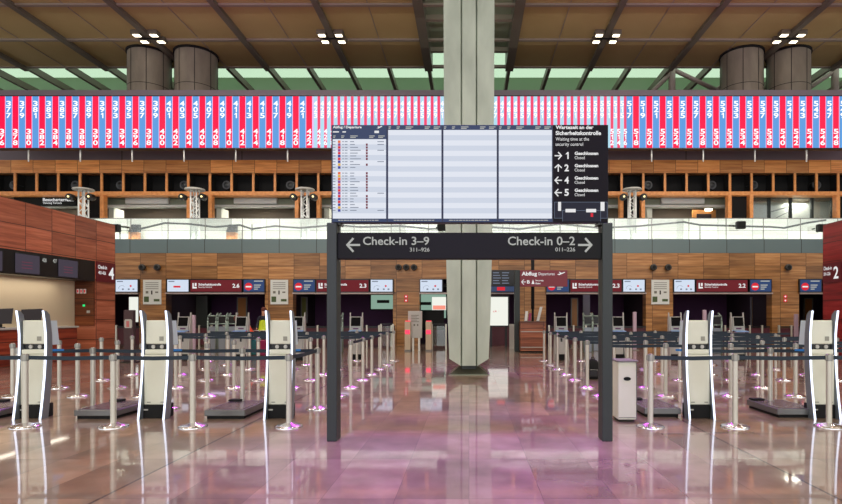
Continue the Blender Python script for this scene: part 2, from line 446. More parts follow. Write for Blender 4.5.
# flanges cut off diagonally at the foot
lo = [(x, 14.2+y, z) for (x, y), z in zip(outline(.50,.17,.1,.55), [.42 if abs(x) > .4 else .24 for x, y in outline(.50,.17,.1,.55)])]
m_.add(lo+rings[0], [(k, (k+1) % n, n+(k+1) % n, n+k) for k in range(n)])
build('shaft', m_, M['pillar'], t)
m_ = MB(); m_.box(-.19,.19,13.85,14.55,.1,.30); build('core_foot', m_, M['post'], t)
m_ = MB(); a = [(-.5,13.7,.02),(.5,13.7,.02),(.5,14.7,.02),(-.5,14.7,.02)]; c = [(-.24,13.92,.2),(.24,13.92,.2),(.24,14.48,.2),(-.24,14.48,.2)]
m_.box(-.52,.52,13.68,14.72,0,.03)
m_.add(a+c, [(0,1,5,4),(1,2,6,5),(2,3,7,6),(3,0,4,7),(4,5,6,7)]); build('base_plate', m_, M['steel'] if 0 else mat('pillar_base_steel',(110,112,96),.35,.7), t)

# ================================================================== LED RIBBON
DR = 27.0
t = thing('led_ticker_band', (0,DR,Z(148,DR)), 'long glowing LED band of red and blue stripes with white numbers', 'LED display')
m_ = MB(); bpx(m_, -40, 890, 95.4, 148.8, DR+.02, DR+.35); build('housing', m_, M['black'], t)
LB = mat('led_blue', (92,156,224), .5, emit=1.); LR = mat('led_red', (255,0,66), .5, emit=1.15); LW = mat('led_lavender', (226,196,246), .5, emit=1.)
LB2 = mat('led_pale_blue', (170,214,232), .5, emit=1.1); LR2 = mat('led_pale_red', (236,70,106), .5, emit=1.1); LT = mat('led_white', (250,250,255), .5, emit=1.2)
st = MB(); dg_ = MB(); YT, YB = 96.4, 147.8
rpx(st, -40, 890, YT, YB, DR, LW)
def num(n_, cx, w, y0, y1):
    h = (y1-y0)/3
    for i, ch in enumerate(str(n_)):
        text_px(dg_, ch, cx-w/2*(.6 if ch == '1' else 1), cx+w/2*(.6 if ch == '1' else 1), y0+h*i+.35, y0+h*(i+1)-.35, DR, .02, .012)
def zone(n0, n1, x0, per, bw, rw, mb_, mr_, tw):
    n_ = n0; k = 0
    while n_ <= n1:
        c = x0+k*per
        rpx(st, c-bw/2, c+bw/2, YT, YB, DR, mb_, .004); rpx(st, c+per/2-rw/2, c+per/2+rw/2, YT, YB, DR, mr_, .004)
        hide_u = False
        num(n_, c, tw, 100.6, 118.6)
        if not (345 < c < 592): num(n_+1, c+per/2, tw, 128.6, 145.6)
        n_ += 2; k += 1
zone(371, 421, 302.5-25*13.35, 13.35, 6.1, 5.9, LB, LR, 4.8)
zone(423, 515, 315.6, 6.66, 3.2, 2.7, LB2, LR2, 3.4)
zone(517, 557, 629.3, 13.33, 6.1, 5.9, LB, LR, 4.8)
build('stripes', st, None, t); build('lettering', dg_, LT, t)
for p in [25.3+52.2*k for k in range(-1, 6)]+[653+52.0*k for k in range(5)]:
    m_ = MB(); m_.bar((X(p,DR),DR+.2,Z(148.5,DR)),(X(p,DR),DR+.2,Z(160.5,DR)),.035,8); build('support_rod', m_, M['white'], t)

# ================================================================== WOOD LATTICE AND GALLERY
t = thing('wooden_gallery_screen', (0,DL,GZ), 'orange-brown wooden grid of square niches above the glass gallery railing', 'wooden screen')
m_ = MB(); bpx(m_, -120, 960, 160, 173, DL, DL+.55); build('top_fascia', m_, WB2, t)
PC = 21.68
m_ = MB(); m_.use(WSTRIP); bpx(m_, -120, 960, 191.4, 195, DL, DL+.7); build('shelf_beam', m_, None, t)
cells = []
x = 101.4-PC*10
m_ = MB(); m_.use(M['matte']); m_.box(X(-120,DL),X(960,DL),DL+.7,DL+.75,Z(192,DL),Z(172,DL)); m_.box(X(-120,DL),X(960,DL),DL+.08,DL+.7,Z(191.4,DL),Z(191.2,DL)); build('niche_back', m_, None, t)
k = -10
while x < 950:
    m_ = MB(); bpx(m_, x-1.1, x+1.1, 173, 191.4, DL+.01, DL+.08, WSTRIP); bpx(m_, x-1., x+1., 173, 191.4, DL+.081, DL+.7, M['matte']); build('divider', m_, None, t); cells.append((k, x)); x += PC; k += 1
for k, x in cells:
    if k % 5 == 0 or k % 5 == 4:
        m_ = MB(); m_.use(WSTRIP); m_.box(X(x-1.8,DL), X(x+1.8,DL), DL+.02, DL+.9, GZ, Z(195,DL)) if 0 else m_.box(X(x-1.8,DL), X(x+1.8,DL), DL+.02, DL+.35, GZ, Z(195,DL)); build('tall_post', m_, None, t)
    if k % 5 == 4:
        m_ = MB(); m_.use(M['matte']); m_.box(X(x+1.8,DL), X(x+PC-1.8,DL), DL+.35, DL+.4, GZ, Z(195,DL)); build('black_panel', m_, None, t)
# loudspeakers in niches
sp0 = None
for i, px in enumerate((10,72,117.5,181.7,224.6,288.8,649.6,714,756,819.6)):
    c = (X(px,DL), DL+.3, Z(184,DL))
    if sp0 is None:
        sp0 = thing('loudspeaker', c, 'round black loudspeaker in a wooden niche', 'loudspeaker', 'round loudspeakers in the wooden niches')
        m_ = MB(); m_.lathe(c[0],c[1],[(.2,-.05),(.24,0),(.24,.3)],20,'Y',c[2]); build('housing', m_, M['black'], sp0)
        m_ = MB(); m_.lathe(c[0],c[1],[(.235,-.07),(.20,-.09),(.175,-.07)],20,'Y',c[2]); build('ring', m_, mat('speaker_ring',(58,58,62),.4), sp0)
        m_ = MB(); m_.lathe(c[0],c[1],[(.15,-.1),(.05,-.13)],16,'Y',c[2]); build('cone', m_, M['grey'] if 0 else M['black'], sp0); o = sp0
    else: o = dup(sp0, c)
    side = 'brown island' if px < 469 else 'red island'
    o['label'] = f'round black loudspeaker in a niche, {ORD[(i if px<469 else i-6)]} counted along the {side} half'
# gallery bays: bulkhead, white boxes, ledge, side walls
bays = [(101.4+PC*5*j, 101.4+PC*5*j+PC*4) for j in range(-1, 7)]
for j, (a, c) in enumerate(bays):
    if j >= 7: continue
    lab = f'gallery room front with white fascia box, {ORD[j]} bay of the wooden gallery'
    cx = X((a+c)/2, 30)
    t = thing('gallery_alcove', (cx,30,GZ), lab, 'alcove')
    m_ = MB(); m_.use(M['greenish']); m_.box(X(a+1,30), X(c-1,30), 30.2, 30.4, Z(205,30), Z(194,30)); build('bulkhead', m_, None, t)
    m_ = MB(); m_.use(M['white']); o_ = 24 if j < 4 else 18; m_.box(X(a+o_,30), X(a+o_+43,30), 29.95, 30.2, Z(204,30), Z(196.5,30), .03); build('fascia_box', m_, None, t)
    m_ = MB(); m_.use(M['white']); m_.box(X(a+1,30), X(c-1,30), 29.95, 30.4, Z(207,30), Z(205,30)); build('ledge', m_, None, t)
    m_ = MB(); m_.use(M['palewall']); m_.box(X(a+5,30), X(a+10,30), 30.2, 31.1, GZ, Z(207,30)); build('side_pier', m_, None, t)
    if j == 6:
        m_ = MB(); m_.use(M['ochre']); m_.box(X(c-30,30), X(c-6,30), 31.0, 31.1, GZ, Z(210,31)); m_.use(M['darkroom']); m_.box(X(c-26,30), X(c-11,30), 30.95, 31.0, GZ, Z(214,31)); build('doorway', m_, None, t)
        m_ = MB(); m_.use(M['lamp']); m_.box(X(704,31), X(710,31), 30.7, 30.9, Z(211.5,31), Z(209,31)); build('lamp', m_, None, t)
a, c = bays[7]
t = thing('gallery_window_wall', (X((a+c)/2,30),30,GZ), 'gallery room glazing with dark mullions above the dark red island', 'glazed partition')
m_ = MB(); m_.use(M['palewall']); m_.box(X(a,31),X(c,31),31,31.1,GZ,8); build('inner_wall', m_, None, t)
for p in (769,790.5,812,832): m_ = MB(); m_.use(M['post']); m_.box(X(p-1.2,30),X(p+1.2,30),29.95,30.1,GZ,8); build('mullion', m_, None, t)
m_ = MB(); m_.use(M['clear']); m_.box(X(a,30),X(c,30),30,30.02,GZ,8); build('glass_pane', m_, None, t)
for s_, e_ in (((770,212),(842,192)),((752,230),(800,206))):
    m_ = MB(); m_.use(M['grey']); m_.bar((X(s_[0],30.5),30.5,Z(s_[1],30.5)),(X(e_[0],30.5),30.5,Z(e_[1],30.5)),.03); build('stair_rail', m_, None, t)
# visitors' terrace sign
D_ = 29.6
t = thing('terrace_sign', (X(60,D_),D_,Z(205.5,D_)), 'black overhead sign for the visitors terrace above the brown wooden island', 'sign')
m_ = MB(); bpx(m_, 14, 76, 196.6, 205.5, D_, D_+.15, M['signb']); build('panel', m_, None, t)
m_ = MB(); text_px(m_, 'Besucherterrasse', 43, 74, 198, 201.3, D_, .02); text_px(m_, 'Viewing Terrace', 43, 62, 202, 204.5, D_, .01); build('lettering', m_, M['wtxt'], t)
# added pale panels imitating daylight reflected in the railing glass, and small items there
PP = wood('railing_reflection_pale', (226,228,220), (238,240,234), (246,248,244), pu=1.85, pv=3., ou=.3, ov=0, rough=.5, joint=.012)
t_ = MB(); t_.use(PP); t_.box(-30,30,28.75,28.85,GZ,Z(218.5,28.8)); tag(build('trim_11', t_), kind='structure')
for px, lab in ((134,'brown lectern with black top behind the railing just past the brown island corner'),(231.5,'brown lectern with black top behind the railing midway to the board')):
    cx_ = X(px,28.2); t = thing('lectern', (cx_,28.2,GZ), lab, 'lectern')
    m_ = MB(); m_.box(cx_-.24,cx_+.24,28.1,28.4,GZ,GZ+.52,.01); build('body', m_, WSTRIP, t)
    m_ = MB(); m_.prism([(28.05,GZ+.52),(28.45,GZ+.56),(28.45,GZ+.95),(28.35,GZ+.95)],cx_-.22,cx_+.22,'X'); build('screen', m_, M['black'], t)
# railing: one glass panel at a time
t = thing('glass_railing', (0,DB,GZ), 'long clear glass balustrade along the upper gallery edge', 'railing')
x = 130.0-37.3*5
while x < 900:
    m_ = MB(); m_.box(X(x,DB)+.015, X(x+37.3,DB)-.015, DB+.06, DB+.085, GZ, Z(218.4,DB)); build('glass_panel', m_, M['rail_glass'], t)
    m_ = MB(); m_.box(X(x,DB)-.012, X(x,DB)+.012, DB+.055, DB+.09, GZ, Z(218.4,DB)); build('joint_clip', m_, M['grey'], t); x += 37.3
m_ = MB(); m_.box(X(-60,DB), X(900,DB), DB+.05, DB+.1, Z(218.4,DB), Z(217.8,DB)); build('handrail', m_, M['grey'], t)
# cable imitating lines reflected in the glass, and dark floodlights hanging at the railing
t = thing('reflected_cable', (0,DB+.7,Z(228,DB)), 'dark cable built behind the glass gallery railing for lines reflected in it', 'cable')
pts = [(100,229),(118,226),(140,229),(165,223),(190,224),(215,227),(240,225),(252,229),(275,226),(300,228),(335,225),(360,227),(400,226),(430,229),(470,226),(520,229),(560,224),(600,228),(640,226),(684,222),(700,225),(738,226),(772,227),(784,228),(806,223),(826,220)]
m_ = MB()
for a, c in zip(pts, pts[1:]): m_.bar((X(a[0],27.7),27.7,Z(a[1],27.7)),(X(c[0],27.7),27.7,Z(c[1],27.7)),.05,5)
build('cable', m_, M['matte'], t)
for s_ in ((120,27.7),(252,27.7),(400,27.7),(560,27.7),(700,27.7)):
    m_ = MB(); m_.bar((X(s_[0],27.7),27.7,GZ),(X(s_[0],27.7),27.7,GZ+.85),.03); build('stand', m_, M['grey'], t)
fl0 = None
for px, py, lab in ((119,229,'beside the wooden brown wooden island corner'),(442,228,'behind the departure board'),(738,226,'in the middle of the red island side glass'),(818,229,'just above the red dark red island corner')):
    c = (X(px,DB), DB-.25, Z(py,DB))
    if fl0 is None:
        fl0 = thing('floodlight', c, '', 'floodlight', 'black floodlights on the gallery railing')
        m_ = MB(); m_.box(c[0]-.22,c[0]+.22,c[1]-.15,c[1]+.12,c[2]-.19,c[2]+.19,.04); build('housing', m_, M['black'], fl0)
        m_ = MB(); m_.box(c[0]-.17,c[0]+.17,c[1]-.17,c[1]-.15,c[2]-.14,c[2]+.14); build('lens', m_, M['signb'], fl0)
        m_ = MB(); m_.bar((c[0]-.26,c[1]+.1,c[2]),(c[0]-.26,c[1]+.31,c[2]),.03); m_.bar((c[0]-.26,c[1],c[2]),(c[0]+.26,c[1],c[2]),.02); build('bracket', m_, M['post'], fl0); o = fl0
    else: o = dup(fl0, c)
    o['label'] = 'small black floodlight on the glass railing, '+lab
# white lattice lighting towers on the gallery
def tower(px, label):
    D_ = 28.1; cx = X(px, D_); w = .15
    t = thing('lighting_tower', (cx,D_,GZ), label, 'lighting tower', 'white lattice towers on the gallery')
    top = Z(190.5, D_)
    m_ = MB()
    for sx in (-w, w):
        for sy in (-w, w): m_.bar((cx+sx,D_+sy,GZ),(cx+sx,D_+sy,top),.04,6)
    z = GZ; k = 0
    while z < top-.3:
        for sy in (-w, w):
            m_.bar((cx-w*(1 if k % 2 else -1),D_+sy,z),(cx+w*(1 if k % 2 else -1),D_+sy,z+.3),.02,5)
        for sx in (-w, w): m_.bar((cx+sx,D_-w*(1 if k % 2 else -1),z),(cx+sx,D_+w*(1 if k % 2 else -1),z+.3),.02,5)
        z += .3; k += 1
    build('lattice_mast', m_, M['truss'], t)
    m_ = MB(); m_.lathe(cx,D_,[(.48,top),(.5,top+.04),(.48,top+.08)],20); build('top_plate', m_, M['lightgrey'], t)
    for s in (-1, 1):
        m_ = MB(); m_.lathe(cx+s*.52, D_-.35, [(.14,-.02),(.17,0),(.17,.3),(.1,.42)], 14, 'Y', Z(198,D_)); sl = build('spotlight', m_, M['black'], t)
        m_ = MB(); m_.lathe(cx+s*.52, D_-.37, [(.05,-.03),(.05,0)], 10, 'Y', Z(198,D_)); build('lens', m_, mat('warm_lens',(255,230,160),.4,emit=2.), sl)
    m_ = MB(); m_.bar((cx-.6,D_,Z(197,D_)),(cx+.6,D_,Z(197,D_)),.03); build('crossbar', m_, M['black'], t)
    return t
tower(83.5,'white lattice lighting tower beside the terrace sign')
tower(195,'white lattice lighting tower between first two gallery rooms past the terrace sign')
tower(305,'white lattice lighting tower just beside the departure board post, brown island side')
tower(632,'white lattice lighting tower just past the board on the red island side')

# ================================================================== CEILING LAMPS
l0 = None
Dl = DT-TP-.5
for x, lab in ((-BX-PW*3,'at the round columns, brown island side'),(-BX-PW,'between round columns and pillar, brown island side'),(BX+PW,'between pillar and round columns, red island side'),(BX+PW*3,'at the round columns, red island side')):
    c = (x, Dl, HC-.26)
    if l0 is None:
        l0 = thing('ceiling_lamp', c, '', 'ceiling lamp', 'four-square ceiling lamp clusters')
        for sx in (-1, 1):
            for sy in (-1, 1):
                m_ = MB(); a = x+sx*.45; d = Dl+sy*.34; m_.box(a-.24,a+.24,d-.19,d+.19,HC-.24,HC-.02); h = build('lamp_housing', m_, M['beam'], l0)
                m_ = MB(); m_.box(a-.17,a+.17,d-.12,d+.12,HC-.26,HC-.24); build('diffuser', m_, M['lamp'], h)
        m_ = MB(); m_.box(x-.5,x+.5,Dl-.04,Dl+.04,HC-.26,HC-.2); build('mount', m_, M['matte'], l0); o = l0
    else: o = dup(l0, c)
    o['label'] = 'four square ceiling lamps '+lab

# ================================================================== CHECK-IN ISLANDS
def island(sg, wm, number, rng, label):
    xf = sg*13.5; xb = sg*19.5; DE = 20.6
    t = thing('check_in_island', (sg*15,16,0), label, 'check-in island')
    bt, bb = 3.46, 2.73
    m_ = MB(); m_.box(xf,xb,9,DE,bt,4.95); build('upper_cladding', m_, wm, t)
    m_ = MB(); m_.box(xf,xb,19.5,DE,0,bb); m_.box(xf,xb,19.5,DE,bb,bt); build('end_cladding', m_, wm, t)
    m_ = MB(); m_.box(xf+sg*.005,xb,9,19.5,bb,bt); band = build('screen_band', m_, M['black'], t)
    m_ = MB(); m_.box(sg*14.2,xb,9,19.49,0,bb); build('recess_wall', m_, M['creamwall'], t)
    m_ = MB(); m_.box(xf+sg*.01,sg*14.2,19.44,19.5,1.13,bb); build('recess_end', m_, WRX, t)
    m_ = MB(); m_.box(xf,sg*14.0,9,18.6,0,1.08); build('counter', m_, wood('wood_counter'+number,(100,30,18),(150,58,34),(176,84,54),u='Y',pu=2.4,pv=.36,ou=0,ov=0,joint=.016), t)
    m_ = MB(); m_.box(xf-sg*.04,sg*14.2,9,18.65,1.08,1.14,.01); build('counter_top', m_, M['lightgrey'], t)
    # number sign flush on the end
    m_ = MB(); m_.box(xf-sg*.03,xf,19.53,DE-.03,bb,bt); s_ = build('number_sign', m_, mat('sign_wine',(104,16,32),.4), t)
    m_ = MB(); xs = xf-sg*.036
    def tx(body, y0, y1, z0, z1, b=.015):   # y0..y1 in reading order
        if sg < 0: put_text(m_, body, (xs,y0,z0), (0,y1-y0,0), (0,0,z1-z0), b)
        else:
            put_text(m_, body, (xs,y0,z0), (0,y1-y0,0), (0,0,z1-z0), b)
    if sg < 0:
        tx(number,20.18,20.48,2.85,3.3,.02); tx('Check-in',19.6,20.08,3.2,3.34); tx(rng,19.62,20.02,3.0,3.12)
    else:
        tx(number,19.95,19.68,2.85,3.3,.02); tx('Check-in',20.5,20.05,3.2,3.34); tx(rng,20.5,20.12,3.0,3.12)
    build('lettering', m_, M['wtxt'], s_)
    if sg < 0:
        for y0, y1 in ((13.2,13.95),(14.6,15.6),(16.06,16.95),(17.75,18.6)):
            m_ = MB(); m_.box(xf+.03*-sg,xf+.005*sg,y0,y1,bb+.06,bt-.1,.01); sc = build('screen', m_, M['scroff'], t)
            m_ = MB(); xx = xf-sg*.034
            for q in range(3): m_.quad((xx,y0+.2,bb+.2+q*.09),(xx,y0+.6,bb+.2+q*.09),(xx,y0+.6,bb+.22+q*.09),(xx,y0+.2,bb+.22+q*.09))
            build('screen_text', m_, mat('dim_red_text',(130,60,80),.5,emit=.7), sc)
        m_ = MB(); xs = xf-sg*.004
        tx('428',17.08,17.25,bt-.26,bt-.14); tx('427',17.52,17.68,bt-.24,bt-.12); build('counter_numbers', m_, M['gtxt'], t)
        # red pictograms and exit light on the recess end
        m_ = MB()
        for k in range(3):
            x0 = X(77+3.4*k,19.44); m_.use(M['white']); m_.box(x0,x0+.085,19.42,19.44,Z(293.5,19.44),Z(289,19.44)); m_.use(M['redtxt']); m_.box(x0+.02,x0+.06,19.415,19.42,Z(292.5,19.44),Z(290,19.44))
        build('pictogram', m_, None, t)
        m_ = MB(); m_.box(X(83,19.44),X(85,19.44),19.42,19.44,Z(306.5,19.44),Z(304.5,19.44)); build('green_light', m_, mat('green_lamp',(30,220,120),.5,emit=1.2), t)
        m_ = MB(); m_.box(X(87,19.44),X(90,19.44),19.42,19.44,Z(313,19.44),Z(310.5,19.44)); build('switch_plate', m_, M['lightgrey'], t)
    return t
island(-1, WR, '4', '401-426', 'wood-clad check-in island marked 4 with dark screens over a cream counter recess')
island(1, WR2, '2', '201-226', 'dark red wood-clad check-in island marked 2 at the edge of the hall')
mon0 = None
for y, lab in ((15.9,'black monitor on the check-in 4 counter, the one farther from the wooden end'),(17.0,'black monitor on the check-in 4 counter, the one nearer the wooden end')):
    c = (-13.78, y, 1.14)
    if mon0 is None:
        mon0 = thing('counter_monitor', c, '', 'monitor', 'monitors on the check-in 4 counter')
        m_ = MB(); m_.box(c[0]-.14,c[0]+.14,c[1]-.1,c[1]+.1,c[2],c[2]+.03,.005); build('foot', m_, M['black'], mon0)
        m_ = MB(); m_.bar((c[0],c[1],c[2]+.03),(c[0],c[1],c[2]+.2),.03); build('neck', m_, M['black'], mon0)
        m_ = MB(); m_.prism([(c[1]-.28,c[2]+.12),(c[1]+.24,c[2]+.12),(c[1]+.28,c[2]+.58),(c[1]-.24,c[2]+.55)],c[0]-.03,c[0]+.05,'X'); build('display', m_, mat('monitor_black',(36,28,34),.5), mon0); o = mon0
        mon0.rotation_euler = (0,0,math.radians(-50))
    else: o = dup(mon0, c)
    o['label'] = lab

# ================================================================== OVER-OPENING SIGNS (back wall)
DS = DB-.12
def screen_sign(px0, px1, label, kind):
    cx = X((px0+px1)/2, DS)
    t = thing({'screen':'wall_screen','red':'security_control_sign','blue':'no_entry_screen','dark':'departure_screen'}[kind], (cx,DS,Z(292.5,DS)), label, {'screen':'screen','red':'sign','blue':'screen','dark':'screen'}[kind])
    m_ = MB(); bpx(m_, px0, px1, 279, 292.5, DS, DS+.12, M['black'], .01); build('casing', m_, None, t)
    m_ = MB()
    if kind == 'screen':
        rpx(m_, px0+.8, px1-1, 279.8, 291.6, DS, M['scr'], .004); build('display', m_, None, t)
        m_ = MB(); w = px1-px0
        if abs(px0-166.5) < 1: rpx(m_, px0+7, px0+14, 285.8, 287.6, DS, M['redtxt'], .008)
        else:
            m_.use(M['redtxt']); m_.lathe(X(px0+w*.67,DS), DS-.008, [(.05,0),(.05,.002)], 12, 'Y', Z(286,DS))
            for q in (.3,.55,.75): rpx(m_, px0+w*q, px0+w*q+1.8, 288.5, 290, DS, M['dtxt'], .008)
            m_.use(M['dtxt'])
            for q in range(8):
                a0 = math.radians(200-q*20); a1 = math.radians(180-q*20)
                m_.bar((X(px0+w*.3,DS)+.16*math.cos(a0),DS-.008,Z(288,DS)+.12*math.sin(a0)),(X(px0+w*.3,DS)+.16*math.cos(a1),DS-.008,Z(288,DS)+.12*math.sin(a1)),.008,4)
        rpx(m_, px0+2, px0+8, 281, 282, DS, M['dtxt'], .008)
        build('map_graphic', m_, None, t)
    if kind == 'red':
        n_ = {190:'2.6',316:'2.3',570:'2.3',696:'2.2'}[round(px0)]
        rpx(m_, px0+.5, px1-.5, 280, 291.6, DS, M['signred'], .004); build('face', m_, None, t)
        m_ = MB(); text_px(m_, n_, px1-9.5, px1-2.5, 283.6, 287.8, DS, .03); text_px(m_, 'Sicherheitskontrolle', px0+8.5, px0+31, 283.2, 285.6, DS, .03); text_px(m_, 'Security Control', px0+8.5, px0+22, 286.3, 288.2, DS, .01)
        rpx(m_, px0+2.5, px0+3.8, 283, 288.5, DS, None, .008); rpx(m_, px0+3.8, px0+6.8, 286.8, 288.5, DS, None, .008); rpx(m_, px0+4.8, px0+6.6, 283, 286, DS, None, .008)
        build('lettering', m_, M['wtxt'], t)
    if kind == 'blue':
        rpx(m_, px0+.8, px1-.8, 279.8, 291.6, DS, M['signblue'], .004); build('display', m_, None, t)
        m_ = MB(); m_.use(M['redtxt']); m_.lathe(X(px0+5.6,DS), DS-.01, [(.19,0),(.19,.004)], 24, 'Y', Z(286.6,DS)); rpx(m_, px0+2.8, px0+8.4, 286, 287.4, DS, M['wtxt'], .014)
        build('no_entry_symbol', m_, None, t)
        m_ = MB()
        for q, (u, v) in enumerate(((11,20),(11,18),(11,17),(11,15))): rpx(m_, px0+u, px0+v, 282.6+2*q if q else 280.6, 283.6+2*q if q else 281.6, DS, None, .008)
        build('lettering', m_, M['gtxt'], t)
    return t
S4, S2 = 'on the brown island side', 'on the red island side'
screen_sign(115,138.5,'pale map screen over the opening next to the brown wooden island','screen')
screen_sign(166.5,189.5,'pale screen with a short red bar','screen')
screen_sign(190,242,'dark red security control sign above the room with the ochre panel, brown island side','red')
screen_sign(243,265,'blue no-entry screen beside the poster above the yellow-vest person','blue')
screen_sign(293,315.5,'blue no-entry screen beside the dark red sign behind the board post, brown island side','blue')
screen_sign(316,369,'dark red security control sign cut by the board post, brown island side','red')
screen_sign(370,393.5,'pale map screen between the dark red sign and wood pier with three round spots','screen')
screen_sign(419.5,443,'pale map screen beside the central pillar and wood pier with three round spots','screen')
screen_sign(546,569.5,'blue no-entry screen half behind the red departures sign','blue')
screen_sign(570,622,'dark red security control sign crossed by the board post, red island side','red')
screen_sign(622.5,645.5,'pale map screen beside the poster just past the board, red island side','screen')
screen_sign(673.5,695.5,'pale map screen just past the poster, red island side','screen')
screen_sign(696,748,'dark red security control sign next to the red island side no-entry screen','red')
screen_sign(749.5,772,'blue no-entry screen above the ochre panel, red island side','blue')
screen_sign(799.5,822,'blue no-entry screen over the opening next to the dark red island','blue')
# dark departures display by the pillar
t = thing('departure_screen', (X(502,26.6),26.6,Z(293,26.6)), 'small dark departures screen high beside the central pillar', 'screen')
m_ = MB(); bpx(m_, 490, 515, 270, 286, 26.6, 27, M['black'], .01); build('casing', m_, None, t)
m_ = MB()
for q in range(5): rpx(m_, 493, 499+q % 3, 272.4+2.6*q, 273.2+2.6*q, 26.6, M['dtxt'], .012); rpx(m_, 502, 509-q % 2, 272.4+2.6*q, 273.2+2.6*q, 26.6, M['dtxt'], .012)
build('flight_rows', m_, None, t)
m_ = MB(); bpx(m_, 490, 515, 286.4, 291.5, 26.6, 26.8, M['hdr']); rpx(m_, 497, 505, 287, 290.5, 26.6, M['redtxt'], .012); build('lower_panel', m_, None, t)
# white ledges under the headers
for i, (a, c) in enumerate(((104,139),(166,265),(293,393),(419.5,515),(546,646),(673,772),(799,838))):
    m_ = MB(); m_.use(mat('ledge_pink_grey',(176,160,156),.5)); m_.box(X(a,DB),X(c,DB),DB-.1,DB+.5,Z(294,DB),Z(292.6,DB)); build('trim_%d' % (4+i), m_); bpy.data.objects['trim_%d' % (4+i)]['kind'] = 'structure'

# posters on piers
for px0, px1, lab in ((143,161,'framed notice poster on the wood pier next to the brown wooden island'),(270.4,288,'framed notice poster on the wood pier above the yellow-vest person'),(651.5,669.3,'framed notice poster on the wood pier in the red island half')):
    D_ = DB-.05; t = thing('notice_poster', (X((px0+px1)/2,D_),D_,Z(304,D_)), lab, 'poster', 'notice posters on the wood piers')
    m_ = MB(); bpx(m_, px0, px1, 279.8, 304.3, D_, DB, M['poster']); build('board', m_, None, t)
    m_ = MB(); w = px1-px0
    for q in range(4): rpx(m_, px0+2.5, px1-2.5, 282.4+2*q, 283+2*q, D_, M['ink'], .004)
    rpx(m_, px0+w*.15, px0+w*.3, 291, 293.5, D_, M['ink'], .004); rpx(m_, px0+w*.45, px0+w*.53, 290.5, 294.5, D_, M['joint'], .004); rpx(m_, px0+w*.68, px0+w*.85, 291.5, 293, D_, M['ink'], .004)
    rpx(m_, px0+1, px0+w*.33, 296.5, 302, D_, M['green'], .004); rpx(m_, px0+w*.6, px0+w*.92, 299, 301.5, D_, M['green'], .004)
    build('print', m_, None, t)
# round spots on the wood wall
for grp, xs in (('on the wood wall beside the brown wooden island',(144,159)),('on the wood wall between two map screens',(399,406.6,414.3)),('of the pair past the board',(652.5,667)),('alone on the wood wall beside the dark red island',(786.5,))):
    for i, p in enumerate(xs):
        t = thing('wall_spotlight', (X(p,DB),DB-.15,Z(268,DB)), f'{ORD[i]} small dark round spotlight {grp}', 'spotlight')
        m_ = MB(); m_.lathe(X(p,DB), DB-.22, [(.11,-.02),(.16,0),(.16,.12),(.06,.22)], 14, 'Y', Z(267.6,DB)); build('housing', m_, M['grey'] if 0 else mat('spot_dark',(52,50,48),.5), t)
        m_ = MB(); m_.lathe(X(p,DB), DB-.24, [(.09,-.006),(.09,0)], 12, 'Y', Z(267.6,DB)); build('lens', m_, M['matte'], t)
for p, y in ((406,298),(567*1.385,298)):
    D_ = DB-.02; t = thing('pictogram_plate', (X(p,D_),D_,Z(301,D_)), 'small red pictogram plate on the wood pier '+('with three round spots' if p < 469 else 'next to the dark red island'), 'sign')
    m_ = MB()
    for q in (0, 1): rpx(m_, p-1.6, p+1.8, 295+4*q, 298+4*q, D_, M['redtxt'], .002); rpx(m_, p-.7, p+.8, 295.8+4*q, 297.2+4*q, D_, M['wtxt'], .006)
    build('pictograms', m_, None, t)

# contents of the rear rooms
def panel(px0, px1, yt, yb, D_, m, name, label, cat, fr=None):
    t = thing(name, (X((px0+px1)/2,D_),D_,Z(yb,D_)), label, cat)
    m_ = MB(); bpx(m_, px0, px1, yt, yb, D_, D_+.12, m); build('panel', m_, None, t)
    if fr:
        m_ = MB(); m_.use(fr)
        x0, x1, z0, z1 = X(px0,D_), X(px1,D_), Z(yb,D_), Z(yt,D_)
        for q in ((x0-.06,x0,z0-.06,z1+.06),(x1,x1+.06,z0-.06,z1+.06),(x0,x1,z0-.06,z0),(x0,x1,z1,z1+.06)): m_.box(q[0],q[1],D_-.02,D_+.1,q[2],q[3])
        build('frame', m_, None, t)
    return t
panel(129,138.5,297,322,29,M['lit'],'light_box','bright light box inside the opening next to the brown wooden island','light box',M['burg'])
panel(238,246,298,334,30,M['ochre'],'ochre_door_panel','ochre upright panel in the brown island side middle opening','panel',M['grey'])
panel(302,306,298,322,29.5,mat('yellow_green_strip',(120,120,60),.6),'narrow_panel','narrow yellowish upright panel below the no-entry screen near the board post','panel',M['grey'])
panel(196,207,296,335,31,mat('grey_green_wall',(70,74,62),.7),'grey_wall_panel','grey-green wall panel in the brown island side middle opening','panel')
panel(572,577,299,343,29,M['ochre'],'ochre_door_panel','ochre upright panel below the 2.3 sign on the red island side','panel',M['grey'])
panel(752,761,298,334,30,M['ochre'],'ochre_door_panel','ochre upright panel in the red island side middle opening','panel',M['grey'])
panel(805,812,299,330,30,M['ochre'],'ochre_door_panel','ochre upright panel in the opening next to the dark red island','panel',M['grey'])
panel(583,590,294,335,31,M['grey'],'grey_wall_panel','grey wall panel in the room below the 2.3 sign','panel')
panel(371,393,295,309,28.5,M['teal'],'lit_glazing','pale teal lit glazing below the map screen near the three round spots','glazing',M['matte'])
panel(421,446,294,318,29.5,M['teal'],'lit_glazing','pale teal lit glazing between the three-spot pier and central pillar','glazing',M['matte'])
for a, c, yy in ((377,389,300),(421,431,302)): panel(a, c, yy, yy+3, 27.9, M['matte'], 'dark_wall_box', 'dark box against the pale teal glazing '+('below a map screen' if a < 400 else 'beside the central pillar'), 'box')
t = panel(432,446,297,310,25.2,M['lit'],'lit_sign','white lit sign with a red strip beside the central pillar','lit sign')
